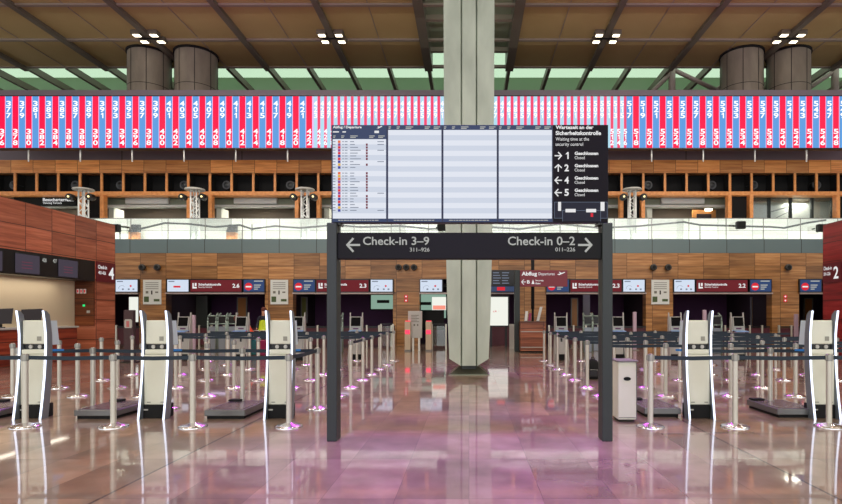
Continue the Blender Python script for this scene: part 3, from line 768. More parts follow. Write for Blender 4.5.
m_ = MB(); rpx(m_, 433, 445.5, 305.5, 309.5, 25.2, mat('coral_text',(250,150,130),.5,emit=1.), .01); build('red_strip', m_, None, t)
t = panel(488,508,297,325.5,25.2,M['lit'],'lit_billboard','tall white lit billboard just past the central pillar','billboard',M['black'])
m_ = MB(); text_px(m_, 'ck ·', 493, 499, 310.2, 312.2, 25.2, .0, .02); build('print', m_, M['redtxt'], t)
m_ = MB(); m_.box(X(490,25.3),X(492,25.3),25.25,25.35,0,Z(325.5,25.2)); build('leg', m_, M['black'], t); m_ = MB(); m_.box(X(505,25.3),X(507,25.3),25.25,25.35,0,Z(325.5,25.2)); build('leg', m_, M['black'], t)
# burgundy low cabinet behind the billboard, black low wall
panel(488,513,326,345.9,26.2,M['burg'],'low_cabinet','dark burgundy low cabinet below the white billboard','cabinet')
panel(420,444,310,330,27.9,M['matte'],'dark_display_case','dark display case beyond the white lit sign','display case')
panel(509.5,517,324,351,24.2,M['lightgrey'],'steel_pedestal','grey steel pedestal beside the dark sign post','pedestal')

# red departures sign on a dark post, with a thin pole
D_ = 22.4
t = thing('departures_direction_sign', (X(518,D_),D_,0), 'wine-red Abflug departures sign on a dark post beyond the board', 'sign')
m_ = MB(); m_.box(X(514.6,D_),X(520,D_),D_,D_+.22,0,Z(270,D_),.01); build('post', m_, M['post'], t)
m_ = MB(); m_.bar((X(533.3,D_),D_+.2,1.75),(X(533.3,D_),D_+.2,Z(252,D_)),.075,10); m_.bar((X(533.3,D_),D_+.2,Z(286,D_)),(X(533.3,D_),D_+.2,0),.05,8); build('thin_pole', m_, M['matte'], t)
m_ = MB(); bpx(m_, 520, 567.5, 270.2, 286.6, D_-.02, D_+.12, mat('sign_dusty_wine',(128,44,58),.5), .01); pn = build('panel', m_, None, t)
m_ = MB(); text_px(m_, 'Abflug', 521.6, 537, 271.7, 276.8, D_-.02, .03); text_px(m_, 'Departures', 538.5, 554.5, 272.4, 276.2, D_-.02, .0); text_px(m_, 'B', 527, 529.8, 280.2, 283.6, D_-.02, .02); text_px(m_, 'Security', 535.4, 543.6, 279.8, 281.6, D_-.02, .02); text_px(m_, 'Gates', 535.4, 540.5, 282.4, 284.2, D_-.02, .02)
arrow(m_, X(521.5,D_), X(525.6,D_), Z(284.4,D_), Z(279.6,D_), D_-.035, 'left')
m_.prism([(X(531.4,D_),Z(284,D_)),(X(534.4,D_),Z(284,D_)),(X(532.9,D_),Z(279.6,D_))], D_-.04, D_-.03)
m_.prism([(X(557,D_),Z(274.5,D_)),(X(559,D_),Z(275.2,D_)),(X(565,D_),Z(272.6,D_)),(X(564.5,D_),Z(272,D_)),(X(561.5,D_),Z(273,D_)),(X(558.5,D_),Z(271.6,D_)),(X(560,D_),Z(273.6,D_))][::-1], D_-.04, D_-.03)
build('lettering', m_, M['wtxt'], pn)
# wooden desk
D_ = 21.8
t = thing('reception_desk', (X(533,D_),D_+.3,0), 'brown wooden desk with pale lines behind the dark sign post', 'desk')
m_ = MB(); m_.box(X(520.5,D_),X(545.5,D_),D_,D_+.5,.06,Z(322,D_)); build('body', m_, WD, t)
m_ = MB(); m_.box(X(520,D_),X(546,D_),D_-.03,D_+.53,Z(322.6,D_),Z(321.4,D_)); build('desk_top', m_, mat('desk_top_brown',(96,54,34),.4), t)
m_ = MB()
for y in (331.5,347.2): m_.box(X(520.5,D_),X(545.5,D_),D_-.012,D_,Z(y+.5,D_),Z(y-.3,D_))
build('pale_inlay', m_, M['lightgrey'], t)
m_ = MB(); m_.box(X(521,D_),X(545,D_),D_+.03,D_+.48,0,.06); build('plinth', m_, M['matte'], t)
for i, (p, h, mm, lab) in enumerate(((526,.42,M['white'],'small white upright on the wooden desk, beside the magenta one'),(529.5,.34,M['pinkc'],'small magenta upright on the wooden desk'),(538,.6,M['poster'],'beige curled leaflet holder on the wooden desk'))):
    t = thing('leaflet_stand', (X(p,22.3),22.3,Z(321.4,22)), lab, 'leaflet stand')
    z0 = Z(321.4,22); x0 = X(p,22.3)
    m_ = MB(); m_.box(x0-.07,x0+.07,22.25,22.4,z0,z0+.02); build('foot', m_, M['grey'], t)
    m_ = MB(); m_.prism([(x0-.06,z0+.02),(x0+.05,z0+.02),(x0+.09+.1*(i == 2),z0+h),(x0-.02+.1*(i == 2),z0+h)],22.3,22.33); build('leaflet', m_, mm, t)

# ================================================================== DEPARTURE GANTRY
DG = 6.56
def zG(y): return Z(y, DG)
def xG(x): return X(x, DG)
t = thing('departure_gantry', (0,DG,0), 'free-standing departures board on two dark posts with check-in direction sign', 'departure board')
for a, c in ((326.6,336.6),(602.4,612.8)):
    m_ = MB(); m_.box(xG(a),xG(c),DG,DG+.22,0,zG(222.6),.008); m_.box(xG(a)+.02,xG(c)-.02,DG+.14,DG+.22,zG(222.6),zG(126),.008); build('post', m_, M['post'], t)
m_ = MB(); m_.box(xG(331.2),xG(608.4),DG+.01,DG+.13,zG(222.5),zG(124.6),.004); build('board_casing', m_, mat('board_casing_navy',(34,38,58),.45), t)
DF = DG
edges = [331.8,387.2,442.5,497.8,553.0]
# each display: emissive face
tags = [M['orange'],M['blue'],M['purple'],M['yellow'],M['redtxt']]
for i in range(4):
    a, c = edges[i]+.5, edges[i+1]-.6
    # coordinates below are on the plane DG shifted slightly forward
    m_ = MB(); m_.box(xG(a),xG(c),DF,DF+.02,zG(221.8),zG(125.2)); d_ = build('display', m_, M['hdr'], t)
    top = 139.2 if i == 0 else 130.0
    m_ = MB(); y = top; k = 0
    n_ = 17 if i else 15; st_ = (218.6-top)/n_
    for k in range(n_):
        m_.use(M['scrd'] if k % 2 else M['scrl']); m_.rect(xG(a)+.006, xG(c)-.006, zG(y+st_), zG(y), DF-.002); y += st_
    build('row_bands', m_, None, d_)
    m_ = MB(); m_.use(M['gtxt'])
    hy = 135.6 if i == 0 else 126.6
    for u, w in ((1,2.4),(9,3.2),(18,7.5),(37,5.5),(46,6.5)):
        for q in (0, 1): m_.rect(xG(a+u), xG(a+u+w*(1-.25*q)), zG(hy+.9+1.5*q), zG(hy+1.5*q), DF-.004)
    m_.rect(xG(a+4), xG(a+48), zG(220.9), zG(220.1), DF-.004) if 0 else None
    x = a+6
    while x < a+46:
        w = random.uniform(1.5,4); m_.rect(xG(x), xG(x+w), zG(220.8), zG(219.9), DF-.004); x += w+.6
    build('header_footer_text', m_, None, d_)
    if i == 0:
        m_ = MB()
        put_text(m_, 'Abflug / Departure', (xG(333),DF-.004,zG(129.2)), (xG(361.6)-xG(333),0,0), (0,0,zG(125.9)-zG(129.2)), .03)
        m_.rect(xG(333), xG(339), zG(132.6), zG(131.4), DF-.004); m_.rect(xG(342.5), xG(346), zG(132.6), zG(131.4), DF-.004); m_.rect(xG(374.5), xG(379), zG(133.2), zG(130.8), DF-.004)
        m_.prism([(xG(377),zG(128.2)),(xG(378.6),zG(128.6)),(xG(382.5),zG(126.4)),(xG(381.6),zG(126)),(xG(379.6),zG(126.9)),(xG(377.6),zG(126.2)),(xG(378.6),zG(127.4))][::-1], DF-.006, DF-.003)
        build('title', m_, M['wtxt'], d_)
        rows = [r for r in range(25) if r not in (10,)]
        m_ = MB()
        for r in rows:
            y = 140.6+2.86*r
            m_.use(tags[(r*7+r//3) % 5]); m_.rect(xG(338), xG(340.6), zG(y+2.5), zG(y), DF-.005)
        build('airline_tags', m_, None, d_)
        m_ = MB(); m_.use(M['dtxt'])
        for r in rows:
            y = 141.4+2.86*r
            for u, w in ((333,2.6),(342.3,1.6),(344.8,2.8),(350.2,random.uniform(3,11))): m_.rect(xG(u), xG(u+w), zG(y+.75), zG(y), DF-.005)
            if r in (0,1,3,7,18,24): m_.rect(xG(377.5), xG(384), zG(y+.75), zG(y), DF-.005)
        m_.use(M['dred'])
        for r in rows:
            if r in (0,7,9,18,24): continue
            y = 140.8+2.86*r; m_.rect(xG(366), xG(367.8), zG(y+2.2), zG(y), DF-.005)
        build('flight_rows', m_, None, d_)
# waiting time panel
m_ = MB(); m_.box(xG(553.4),xG(608),DF,DF+.02,zG(222),zG(124.9)); w_ = build('waiting_time_panel', m_, mat('panel_charcoal',(28,27,30),.8,spec=.15), t)
m_ = MB()
def tg(body, x0, x1, yt, yb, b=.0): put_text(m_, body, (xG(x0),DF-.004,zG(yb)), (xG(x1)-xG(x0),0,0), (0,0,zG(yt)-zG(yb)), b)
tg('Wartezeit an der',555.6,593.4,125.6,129.2,.035); tg('Sicherheitskontrolle',555.6,601,131,135.2,.035); tg('Waiting time at the',555.6,589,137.4,141.8,.0); tg('security control',555.4,583,142.6,147,.0)
for q, (n_, d_) in enumerate((('1','right'),('2','up'),('4','left'),('5','left'))):
    y = 152.1+12.3*q; dx = 1. if n_ == '1' else 0
    tg(n_,564.4+dx,568.8,y,y+7,.03); tg('Geschlossen',574.6,598.2,y-.4,y+3,.04); tg('Closed',574.6,584.6,y+4.2,y+7.2,.0)
    arrow(m_, xG(555), xG(561.4), zG(y+7), zG(y+.4), DF-.004, d_, .15)
build('lettering', m_, M['wtxt'], w_)
m_ = MB(); m_.use(M['gtxt'])
def ln(x0, x1, y0, y1): m_.rect(xG(x0), xG(x1), zG(y1), zG(y0), DF-.005)
m_.use(mat('map_navy',(30,38,58),.5,emit=.5)); m_.rect(xG(554.2), xG(607.4), zG(218.5), zG(202), DF-.003); m_.rect(xG(562.5), xG(600.5), zG(221.5), zG(210), DF-.004)
m_.use(mat('map_line',(110,124,144),.5,emit=.8))
for a in ((554.2,607.4,202,202.4),(554.2,554.6,202,218.5),(607,607.4,202,218.5),(554.2,562.5,218.1,218.5),(600.5,607.4,218.1,218.5),(562.5,600.5,210.4,210.8),(562.3,562.7,210.4,221.5),(600.3,600.7,210.4,221.5)): ln(*a)
m_.use(M['wtxt'])
for a in ((558,561,202,211),(600.4,604.4,202,211),(565.4,575.6,209,212.4),(586,596,209,212.4)): m_.rect(xG(a[0]), xG(a[1]), zG(a[3]), zG(a[2]), DF-.006)
m_.use(M['redtxt']); m_.rect(xG(590.6), xG(593), zG(217), zG(213.2), DF-.006)
build('terminal_map', m_, None, w_)
# brackets under the board
for p in (336,339,599.5,602): m_ = MB(); m_.box(xG(p-1),xG(p+1),DG+.02,DG+.2,zG(224.5),zG(222)); build('bracket', m_, M['black'], t)
# check-in direction sign
m_ = MB(); m_.box(xG(336.8),xG(602.3),DG+.03,DG+.17,zG(258.6),zG(232.2),.006); s_ = build('direction_sign', m_, M['signb'], t)
m_ = MB(); DD = DG+.03-.005
def sx(p): return X(p, DG)
def tg2(body, x0, x1, yt, yb, b=.0): put_text(m_, body, (sx(x0),DD,zG(yb)), (sx(x1)-sx(x0),0,0), (0,0,zG(yt)-zG(yb)), b)
tg2('Check-in 3–9',362.6,429,236.4,244.8,.012); tg2('311–926',409.6,429.4,247.4,251.4,.012); tg2('Check-in 0–2',508,575.4,236.2,245,.012); tg2('011–226',555.6,575.6,247.2,251.2,.012)
arrow(m_, sx(346.8), sx(359), zG(251), zG(238.4), DD, 'left', .14); arrow(m_, sx(579.2), sx(591.8), zG(251), zG(238.4), DD, 'right', .14)
build('lettering', m_, M['gtxt'], s_)

# ================================================================== STANCHIONS
P0 = thing('belt_stanchion', (0,0,0), '', 'stanchion')
m_ = MB(); m_.lathe(0,0,[(.185,0),(.185,.012),(.16,.028),(.09,.045),(.045,.06)],28); build('base', m_, M['chrome'], P0)
m_ = MB(); m_.lathe(0,0,[(.0375,.05),(.0375,.91)],18); build('post', m_, M['steel'], P0)
m_ = MB(); m_.lathe(0,0,[(.041,.905),(.041,.985),(.035,1.0),(.01,1.005)],18); m_.box(-.052,.052,-.014,.014,.918,.985); build('belt_head', m_, mat('head_grey',(150,148,142),.4,.6), P0)
def belt_mesh(vx, vy):
    m_ = MB(); L = math.hypot(vx, vy); nx, ny = -vy/L*.0015, vx/L*.0015; ux, uy = vx/L, vy/L
    a = (ux*.05, uy*.05); c = (vx-ux*.05, vy-uy*.05); mid = ((a[0]+c[0])/2, (a[1]+c[1])/2)
    for p, q, d0, d1 in ((a, mid, 0, .012), (mid, c, .012, 0)):
        z0, z1 = .925, .98
        m_.add([(p[0]-nx,p[1]-ny,z0-d0),(q[0]-nx,q[1]-ny,z0-d1),(q[0]-nx,q[1]-ny,z1-d1),(p[0]-nx,p[1]-ny,z1-d0),
                (p[0]+nx,p[1]+ny,z0-d0),(q[0]+nx,q[1]+ny,z0-d1),(q[0]+nx,q[1]+ny,z1-d1),(p[0]+nx,p[1]+ny,z1-d0)],
               [(0,1,2,3),(5,4,7,6),(0,4,5,1),(3,2,6,7),(1,5,6,2),(0,3,7,4)])
    return m_
SP = 1.22
belts = {}
def belt_data(key, vx, vy):
    if key not in belts:
        o = build('belt', belt_mesh(vx, vy), M['belt']); belts[key] = o.data; bpy.data.objects.remove(o)
    return belts[key]
rowY = [7.41,8.81,10.15,11.3,12.6,13.75,15.1,16.4,17.8]
RN = ['front','second','third','fourth','fifth','sixth','seventh','eighth','ninth']
first = True
for sg in (-1, 1):
    side = 'brown island' if sg < 0 else 'red island'
    kmax = [4,5,6,6,6,6,6,6,6]
    for r, y in enumerate(rowY):
        for k in range(kmax[r]):
            if r == 7 and k in (1,3,5): continue
            if r == 8 and k in (2,4): continue
            x = sg*(2.475+SP*k)
            if sg < 0 and r == 0: x = [-2.47,-3.79,-4.88,-6.09,-7.4][k]
            if sg > 0 and r == 0: x = [2.49,3.65,4.94,6.2,7.4][k]
            if sg > 0 and r == 1 and k == 0: continue      # the white bin stands there
            if first: o = P0; o.location = (x,y,0); first = False; kids0 = list(P0.children)
            else:
                o = P0.copy(); COL.objects.link(o); o.location = (x,y,0)
                for ch in kids0: c = ch.copy(); COL.objects.link(c); c.parent = o
            o['label'] = f'silver belt post, {RN[r]} row of the {side} queue, {ORD[k]} from the aisle'
            o['group'] = f'belt posts of the {side} queue'
            hasb = (r in (0,1,6,7,8)) if sg < 0 else True
            if sg < 0 and r == 5 and k < 4: hasb = True
            # belt reaches outward to the next post
            if hasb and k < kmax[r]-(1 if r else 0):
                if r == 7: st = 2*SP if k in (0,2,4) and k+2 < kmax[r]+1 else SP
                elif r == 8 and k in (1,3): st = 2*SP
                else: st = SP
                if r == 0:
                    XS = [2.47,3.79,4.88,6.09,7.4] if sg < 0 else [2.49,3.65,4.94,6.2,7.4]
                    st = XS[k+1]-XS[k]
                b = bpy.data.objects.new('belt', belt_data((round(sg*st,3),0), sg*st, 0)); COL.objects.link(b); b.parent = o
            if sg < 0 and r == 0 and k == 0:
                b = bpy.data.objects.new('belt', belt_data('diag', 0, 1.40)); COL.objects.link(b); b.parent = o
            if sg < 0 and r in (3,4,5) and k == 0 or sg > 0 and r in (4,5) and k == 0:
                vy = rowY[r+1]-y; b = bpy.data.objects.new('belt', belt_data(('d',r), 0, vy)); COL.objects.link(b); b.parent = o

# ================================================================== KIOSKS
def kiosk(name, label):
    t = thing(name, (0,0,0), label, 'check-in kiosk')
    zs = [0,.1,.3,.6,.85,1.05,1.25,1.42,1.54,1.6]
    def off(z): return .185
    def back(z): return -.13+.125*math.sin(min(z, 1.6)*1.42)-.03*(z > 1.3)*(z-1.3)/.3
    def front(z): return back(z)+.155-.03*z
    for s in (-1, 1):
        m_ = MB(); n = len(zs)
        V_ = []
        for z in zs:
            x = s*off(z); f = front(z) if z < 1.55 else back(z)+.05
            V_ += [(x, back(z), z), (x+s*.035, back(z), z), (x+s*.035, f, z), (x, f, z)]
        Fs = []
        for i in range(n-1):
            for k in range(4): Fs.append((4*i+k, 4*i+(k+1) % 4, 4*i+4+(k+1) % 4, 4*i+4+k))
        Fs += [(3,2,1,0), tuple(4*(n-1)+k for k in range(4))]
        if s < 0: Fs = [f[::-1] for f in Fs]
        m_.add(V_, Fs); fin = build('side_fin', m_, M['fin'], t)
        m_ = MB(); V_ = []
        for z in zs:
            x = s*(off(z)+.005); V_ += [(x, back(z)-.012, z), (x+s*.025, back(z)-.012, z), (x+s*.025, back(z), z), (x, back(z), z)]
        m_.add(V_, Fs); build('light_strip', m_, M['led'], fin)
    m_ = MB(); m_.box(-.18,.18,.02,.12,1.10,1.455,.012); hp = build('head_panel', m_, M['cream'], t)
    m_ = MB(); m_.box(.05,.115,.014,.021,1.15,1.215); build('label_plate', m_, mat('label_grey',(150,148,136),.6), hp)
    m_ = MB(); m_.box(-.17,.17,.05,.12,1.02,1.10); build('reader_slot', m_, M['black'], t)
    for x in (-.06,.08): m_ = MB(); m_.lathe(x,.03,[(.03,-.0),(.03,.03)],12,'Y',1.06); build('camera_eye', m_, M['lightgrey'], t)
    m_ = MB(); m_.box(-.18,.18,.0,.14,.95,1.02,.01); build('mid_panel', m_, M['cream'], t)
    m_ = MB(); m_.box(-.182,.182,-.02,.14,.20,.945,.01); lp = build('service_door', m_, M['cream'], t)
    m_ = MB()
    for x in (-.13,.09): m_.box(x,x+.06,-.024,-.019,.235,.243); m_.box(x,x+.06,-.024,-.019,.905,.913)
    build('latch_slot', m_, M['joint'], lp)
    m_ = MB(); m_.box(-.183,.183,-.04,.2,0,.2,.01); bb_ = build('plinth', m_, M['matte'], t)
    m_ = MB(); m_.box(-.17,-.1,-.044,-.039,.12,.14); build('sticker', m_, M['lightgrey'], bb_)
    # customer side: screen and shelf
    m_ = MB(); m_.prism([(.14,1.08),(.34,1.08),(.28,1.45),(.13,1.45)],-.18,.18,'X'); sc = build('screen_housing', m_, mat('screen_shell_pale',(214,232,242),.3), t)
    m_ = MB(); m_.add([(-.14,.336,1.12),(.14,.336,1.12),(.14,.287,1.42),(-.14,.287,1.42)],[(0,1,2,3)]); build('screen', m_, M['black'], sc)
    m_ = MB(); m_.prism([(.12,.985),(.42,.97),(.42,1.0),(.12,1.02)],-.2,.2,'X'); build('shelf', m_, M['blueglow'], t)
    return t
K0 = kiosk('check_in_kiosk', '')
front = [(-6.5,8.05,'check-in 4','outermost cream kiosk back of the brown island side, on the tiled edge near the island'),(-4.67,8.05,'','cream kiosk back between the other two of the brown island side front row'),(-2.82,8.05,'','cream kiosk back closest to the board post on the brown island side'),
         (3.42,8.05,'','cream kiosk back closest to the board post on the red island side'),(5.27,8.05,'','cream kiosk back farther out on the red island side front row')]
for i, (x, y, _, lab) in enumerate(front):
    o = K0 if i == 0 else dup(K0, (x,y,0))
    o.location = (x,y,0); o.scale = (.9,1,1); o['label'] = lab; o['group'] = 'front row of kiosks seen from behind'
    o.rotation_euler = (0,0,math.radians((6,2,0,0,-3)[i]))
# kiosks facing the camera further back
backk = [(-9.6,18.2,'check-in 4',3),(-7.65,18.2,'check-in 4',2),(-5.75,18.2,'check-in 4',1),(-3.8,18.2,'check-in 4',0),(3.1,18.2,'check-in 2',0),(5.0,18.2,'check-in 2',1),(6.95,18.2,'check-in 2',2),(9.05,18.2,'check-in 2',3)]
KB = thing('check_in_kiosk', (0,0,0), '', 'check-in kiosk', 'far row of kiosks facing the hall')
zs = [0,.3,.8,1.1,1.35,1.52,1.6]
for s in (-1, 1):
    m_ = MB(); V_ = []
    for z in zs:
        x = s*(.215-.03*math.sin(min(1,z/1.2)*1.5)+.012*max(0,z-1.1)); f = -.2+.14*z; V_ += [(x,f,z),(x+s*.03,f,z),(x+s*.03,.12 if z < 1.4 else f+.05,z),(x,.12 if z < 1.4 else f+.05,z)]
    Fs = [(4*i+k,4*i+(k+1)%4,4*i+4+(k+1)%4,4*i+4+k) for i in range(len(zs)-1) for k in range(4)]+[(3,2,1,0),tuple(4*(len(zs)-1)+k for k in range(4))]
    if s < 0: Fs = [f[::-1] for f in Fs]
    m_.add(V_, Fs); build('side_fin', m_, M['lightgrey'], KB)
m_ = MB(); m_.prism([(-.10,1.12),(.05,1.12),(.09,1.46),(-.04,1.46)],-.185,.185,'X'); sc = build('screen_housing', m_, M['lightgrey'], KB)
m_ = MB(); m_.add([(-.16,-.1,1.145),(.16,-.1,1.145),(.16,-.048,1.44),(-.16,-.048,1.44)],[(0,1,2,3)]); build('screen', m_, mat('screen_black',(10,8,9),.6,spec=.1), sc)
m_ = MB(); m_.box(-.18,.18,-.08,.08,1.0,1.12,.01); build('reader_panel', m_, M['lightgrey'], KB)
m_ = MB(); m_.box(-.09,.09,-.09,-.08,1.04,1.08); build('reader_slot', m_, mat('slot_purple',(90,30,80),.4), KB)
m_ = MB(); m_.prism([(-.36,.95),(-.06,.99),(-.06,1.0),(-.36,.975)],-.21,.21,'X'); build('shelf', m_, mat('pale_blue_lit_shelf',(130,170,220),.3), KB)  # pale blue stands for the blue light on this shelf
m_ = MB(); m_.box(-.18,.18,-.1,.14,.2,.93,.01); lp = build('service_door', m_, M['lightgrey'], KB)
m_ = MB(); m_.box(-.03,.03,-.105,-.1,.62,.74); build('lock', m_, M['black'], lp)
m_ = MB(); m_.box(-.2,.2,-.1,.16,0,.2,.01); build('plinth', m_, M['matte'], KB)
for i, (x, y, sd, k) in enumerate(backk):
    o = KB if i == 0 else dup(KB, (x,y,0)); o.location = (x,y,0)
    o['label'] = f'grey kiosk with blank black screen, far row, {ORD[k]} from aisle, {"brown" if x < 0 else "red"} island half'
# baggage scales
def scale_plat(x0, y0, w, dd, label):
    t = thing('baggage_scale', (x0+w/2,y0+dd/2,0), label, 'baggage scale', 'baggage scales beside the kiosks')
    m_ = MB(); m_.box(x0+.03,x0+w-.03,y0+.03,y0+dd-.03,.0,.05); build('base', m_, M['matte'], t)
    m_ = MB(); m_.box(x0,x0+w,y0,y0+dd,.045,.135,.008); build('platform', m_, M['scale'], t)
    m_ = MB(); m_.box(x0+.05,x0+w-.05,y0+.05,y0+dd-.05,.135,.14); build('weighing_plate', m_, mat('scale_top',(126,112,124),.25,.6), t)
    m_ = MB(); m_.box(x0+.02,x0+.22,y0+dd-.16,y0+dd-.02,.14,.17,.01); build('rear_stop', m_, M['matte'], t)
scale_plat(-7.66,7.95,.72,.85,'grey baggage scale beside the outermost kiosk of the brown island side')
scale_plat(-5.82,7.95,.62,.9,'grey baggage scale beside the middle kiosk of the brown island side')
scale_plat(-3.9,7.95,.60,.9,'grey baggage scale beside the kiosk closest to the board, brown island side')
scale_plat(2.63,8.1,.55,.9,'grey baggage scale between the white bin and first red island side kiosk')
scale_plat(4.60,8.05,.60,.9,'grey baggage scale beside the outer kiosk of the red island side')

# white bin by the gantry post
t = thing('waste_bin', (2.33,7.95,0), 'off-white waste bin with dark oval opening behind the board post', 'waste bin')
m_ = MB(); m_.box(2.14,2.40,7.75,8.1,.03,.86,.012); bd = build('body', m_, M['cream'], t)
m_ = MB(); m_.box(2.40,2.42,7.78,8.08,.03,.85); build('grey_side', m_, M['grey'], t)  # grey sheet set on for the bin's darker side
m_ = MB(); m_.box(2.12,2.43,7.73,8.12,.86,.885,.01); build('lid', m_, M['grey'], t)
m_ = MB(); m_.lathe(0,0,[(.05,-.006),(.05,0)],20,'Y',0); m_.v = [(2.27+(v[0]*1.05),7.749+v[1],.62+v[2]*.55) for v in m_.v]; build('opening', m_, M['matte'], t)
m_ = MB(); m_.box(2.16,2.38,7.77,8.08,0,.03); build('foot', m_, M['joint'], t)
m_ = MB(); m_.box(2.15,2.39,7.746,7.75,.06,.066); build('door_gap', m_, M['joint'], bd)

# hand sanitiser totem
t = thing('sanitiser_totem', (X(129,17.2),17.2,0), 'dark brown totem with pale rounded panel near the brown wooden island', 'totem')
x0, x1 = X(123.5,17.2), X(133,17.2)
m_ = MB(); m_.box(x0,x1,17.2,17.35,.03,Z(310,17.2),.01); build('body', m_, mat('totem_brown',(70,50,54),.5), t)
m_ = MB(); m_.prism([(X(124.6+a,17.2),Z(b,17.2)) for a, b in ((.6,328),(0,326.5),(0,321),(.8,319.2),(6.6,319.2),(7.6,321),(7.6,326.5),(7,328))],17.185,17.2); pn = build('panel', m_, M['lightgrey'], t)
m_ = MB(); m_.box(X(126.6,17.2),X(129.5,17.2),17.18,17.186,Z(327,17.2),Z(321,17.2)); build('red_symbol', m_, mat('faded_red',(190,110,110),.5), pn)
m_ = MB(); m_.box(x0-.1,x1+.1,17.05,17.5,0,.03); build('foot', m_, M['joint'], t)

# backpack on the floor behind the gantry post
t = thing('backpack', (2.95,12.9,0), 'black backpack on the floor beside the board post', 'backpack')
m_ = MB(); 
for i_, (r, h) in enumerate(((.13,0),(.16,.08),(.165,.25),(.13,.4),(.05,.47))): pass
m_.lathe(0,0,[(.12,0),(.16,.05),(.17,.22),(.15,.36),(.09,.45),(.02,.48)],16); m_.v = [(2.95+v[0]*1.1,12.9+v[1]*.7,v[2]) for v in m_.v]; build('body', m_, M['matte'], t)
m_ = MB(); m_.box(2.85,3.05,12.76,12.80,.06,.24,.02); build('front_pocket', m_, M['black'], t)
m_ = MB(); m_.bar((2.91,12.9,.46),(2.93,12.9,.52),.012); m_.bar((2.93,12.9,.52),(2.98,12.9,.52),.012); m_.bar((2.98,12.9,.52),(3.0,12.9,.46),.012); build('handle', m_, M['black'], t)

# ================================================================== ACCESS GATES AND FAR FURNITURE
def gate_post(px, label):
    D_ = 22.5; x = X(px, D_); t = thing('gate_post', (x,D_,0), label, 'gate post', 'cream gate posts with red lamps')
    m_ = MB(); m_.box(x-.12,x+.12,D_,D_+.5,0,Z(318,D_)*.9,.02); build('body', m_, mat('gate_cream',(196,176,150),.45), t)
    m_ = MB(); m_.box(x-.1,x+.1,D_-.01,D_+.3,Z(318,D_)*.9,Z(318,D_)*.9+.02); m_.box(x-.1,x+.1,D_-.02,D_,Z(334,D_),Z(330,D_)); build('red_lamp', m_, M['redlight'], t)
    m_ = MB(); m_.box(x-.125,x+.125,D_-.01,D_+.51,0,.06); build('foot', m_, M['grey'], t)
gate_post(407.5,'cream gate post with red lamp, closer to the check-in 4 queue'); gate_post(428.5,'cream gate post with red lamp, closer to the central pillar')
D_ = 22.7; t = thing('information_totem', (X(416,D_),D_,0), 'light grey information totem between the cream gate posts', 'information totem')
m_ = MB(); m_.box(X(408,D_),X(422,D_),D_,D_+.12,Z(338,D_),Z(311,D_),.01); pn = build('panel', m_, M['lightgrey'], t)
m_ = MB()
for q in range(5): m_.box(X(411,D_),X(419-q % 2*2,D_),D_-.004,D_,Z(315.6+1.6*q,D_),Z(315+1.6*q,D_))
m_.box(X(413.5,D_),X(415.2,D_),D_-.004,D_,Z(326,D_),Z(324,D_)); m_.box(X(417,D_),X(418.4,D_),D_-.004,D_,Z(326,D_),Z(324,D_)); build('print', m_, M['ink'], pn)
for p in (413,419): m_ = MB(); m_.box(X(p-1,D_),X(p+1,D_),D_+.02,D_+.1,0,Z(338,D_)); build('leg', m_, M['steel'], t)
# glass gate panes behind, low cabinets
for i, (a, c) in enumerate(((432,446),(381,393))):
    D_ = 24.2; t = thing('gate_barrier', (X((a+c)/2,D_),D_,0), 'white glass barrier '+('beside the central pillar' if i == 0 else 'at the end of the check-in 4 queue'), 'barrier')
    m_ = MB(); m_.box(X(a,D_),X(c,D_),D_,D_+.05,.12,Z(326,D_)); build('pane', m_, M['rail_glass'], t)
    m_ = MB()
    for p in (a, c): m_.box(X(p,D_)-.03,X(p,D_)+.03,D_-.02,D_+.08,0,Z(324,D_))
    build('upright', m_, M['steel'], t)
    m_ = MB(); m_.box(X(a,D_),X(c,D_),D_-.01,D_+.06,Z(324.6,D_),Z(323.6,D_)); build('top_rail', m_, M['black'], t)
# low barrier rail in front of rear rooms
for i, (a, c) in enumerate(((104,139),(150,262),(293,395),(549,646),(676,770),(779,826))):
    D_ = 25.6; t = thing('low_barrier', (X((a+c)/2,D_),D_,0), ['dark low rail in front of the opening next to the brown wooden island','long dark low rail in front of the brown island side middle opening','long dark low rail behind the board post, brown island side','long dark low rail in the room front below the crossed 2.3 sign','long dark low rail in front of the red island side middle opening','dark low rail in front of the opening next to the dark red island'][i], 'barrier')
    m_ = MB(); m_.box(X(a,D_),X(c,D_),D_,D_+.06,.9,.97); build('rail', m_, M['black'], t)
    m_ = MB(); m_.box(X(a,D_),X(c,D_),D_+.02,D_+.04,.1,.88); build('screen_panel', m_, M['burg'], t)
    p = a
    while p <= c: m_ = MB(); m_.box(X(p,D_)-.035,X(p,D_)+.035,D_-.03,D_+.05,0,1.02); build('upright', m_, M['steel'], t); p += 12.3
# curved security lane arches
def arch(x, y, label, grp, mm):
    t = thing('security_lane_frame', (x,y,0), label, 'lane frame', grp)
    for s in (-1, 1):
        m_ = MB(); pts = [(x+s*.18,y,0),(x+s*.18,y,1.25),(x+s*.17,y+.05,1.45),(x+s*.15,y+.22,1.58)]
        for a, c in zip(pts, pts[1:]): m_.bar(a, c, .04, 8)
        build('curved_upright', m_, mm, t)
    m_ = MB(); m_.box(x-.16,x+.16,y,y+.04,1.15,1.42); build('hood', m_, M['black'], t)
    m_ = MB(); m_.bar((x-.17,y,1.46),(x+.17,y,1.46),.035,8); m_.bar((x-.17,y,1.12),(x+.17,y,1.12),.03,8); build('crossbar', m_, mm, t)
    m_ = MB(); m_.box(x-.16,x+.16,y-.02,y+.3,.0,1.0,.02); build('cabinet', m_, M['fin'], t)
gt = mat('grey_teal_frame',(120,134,128),.4,.3)
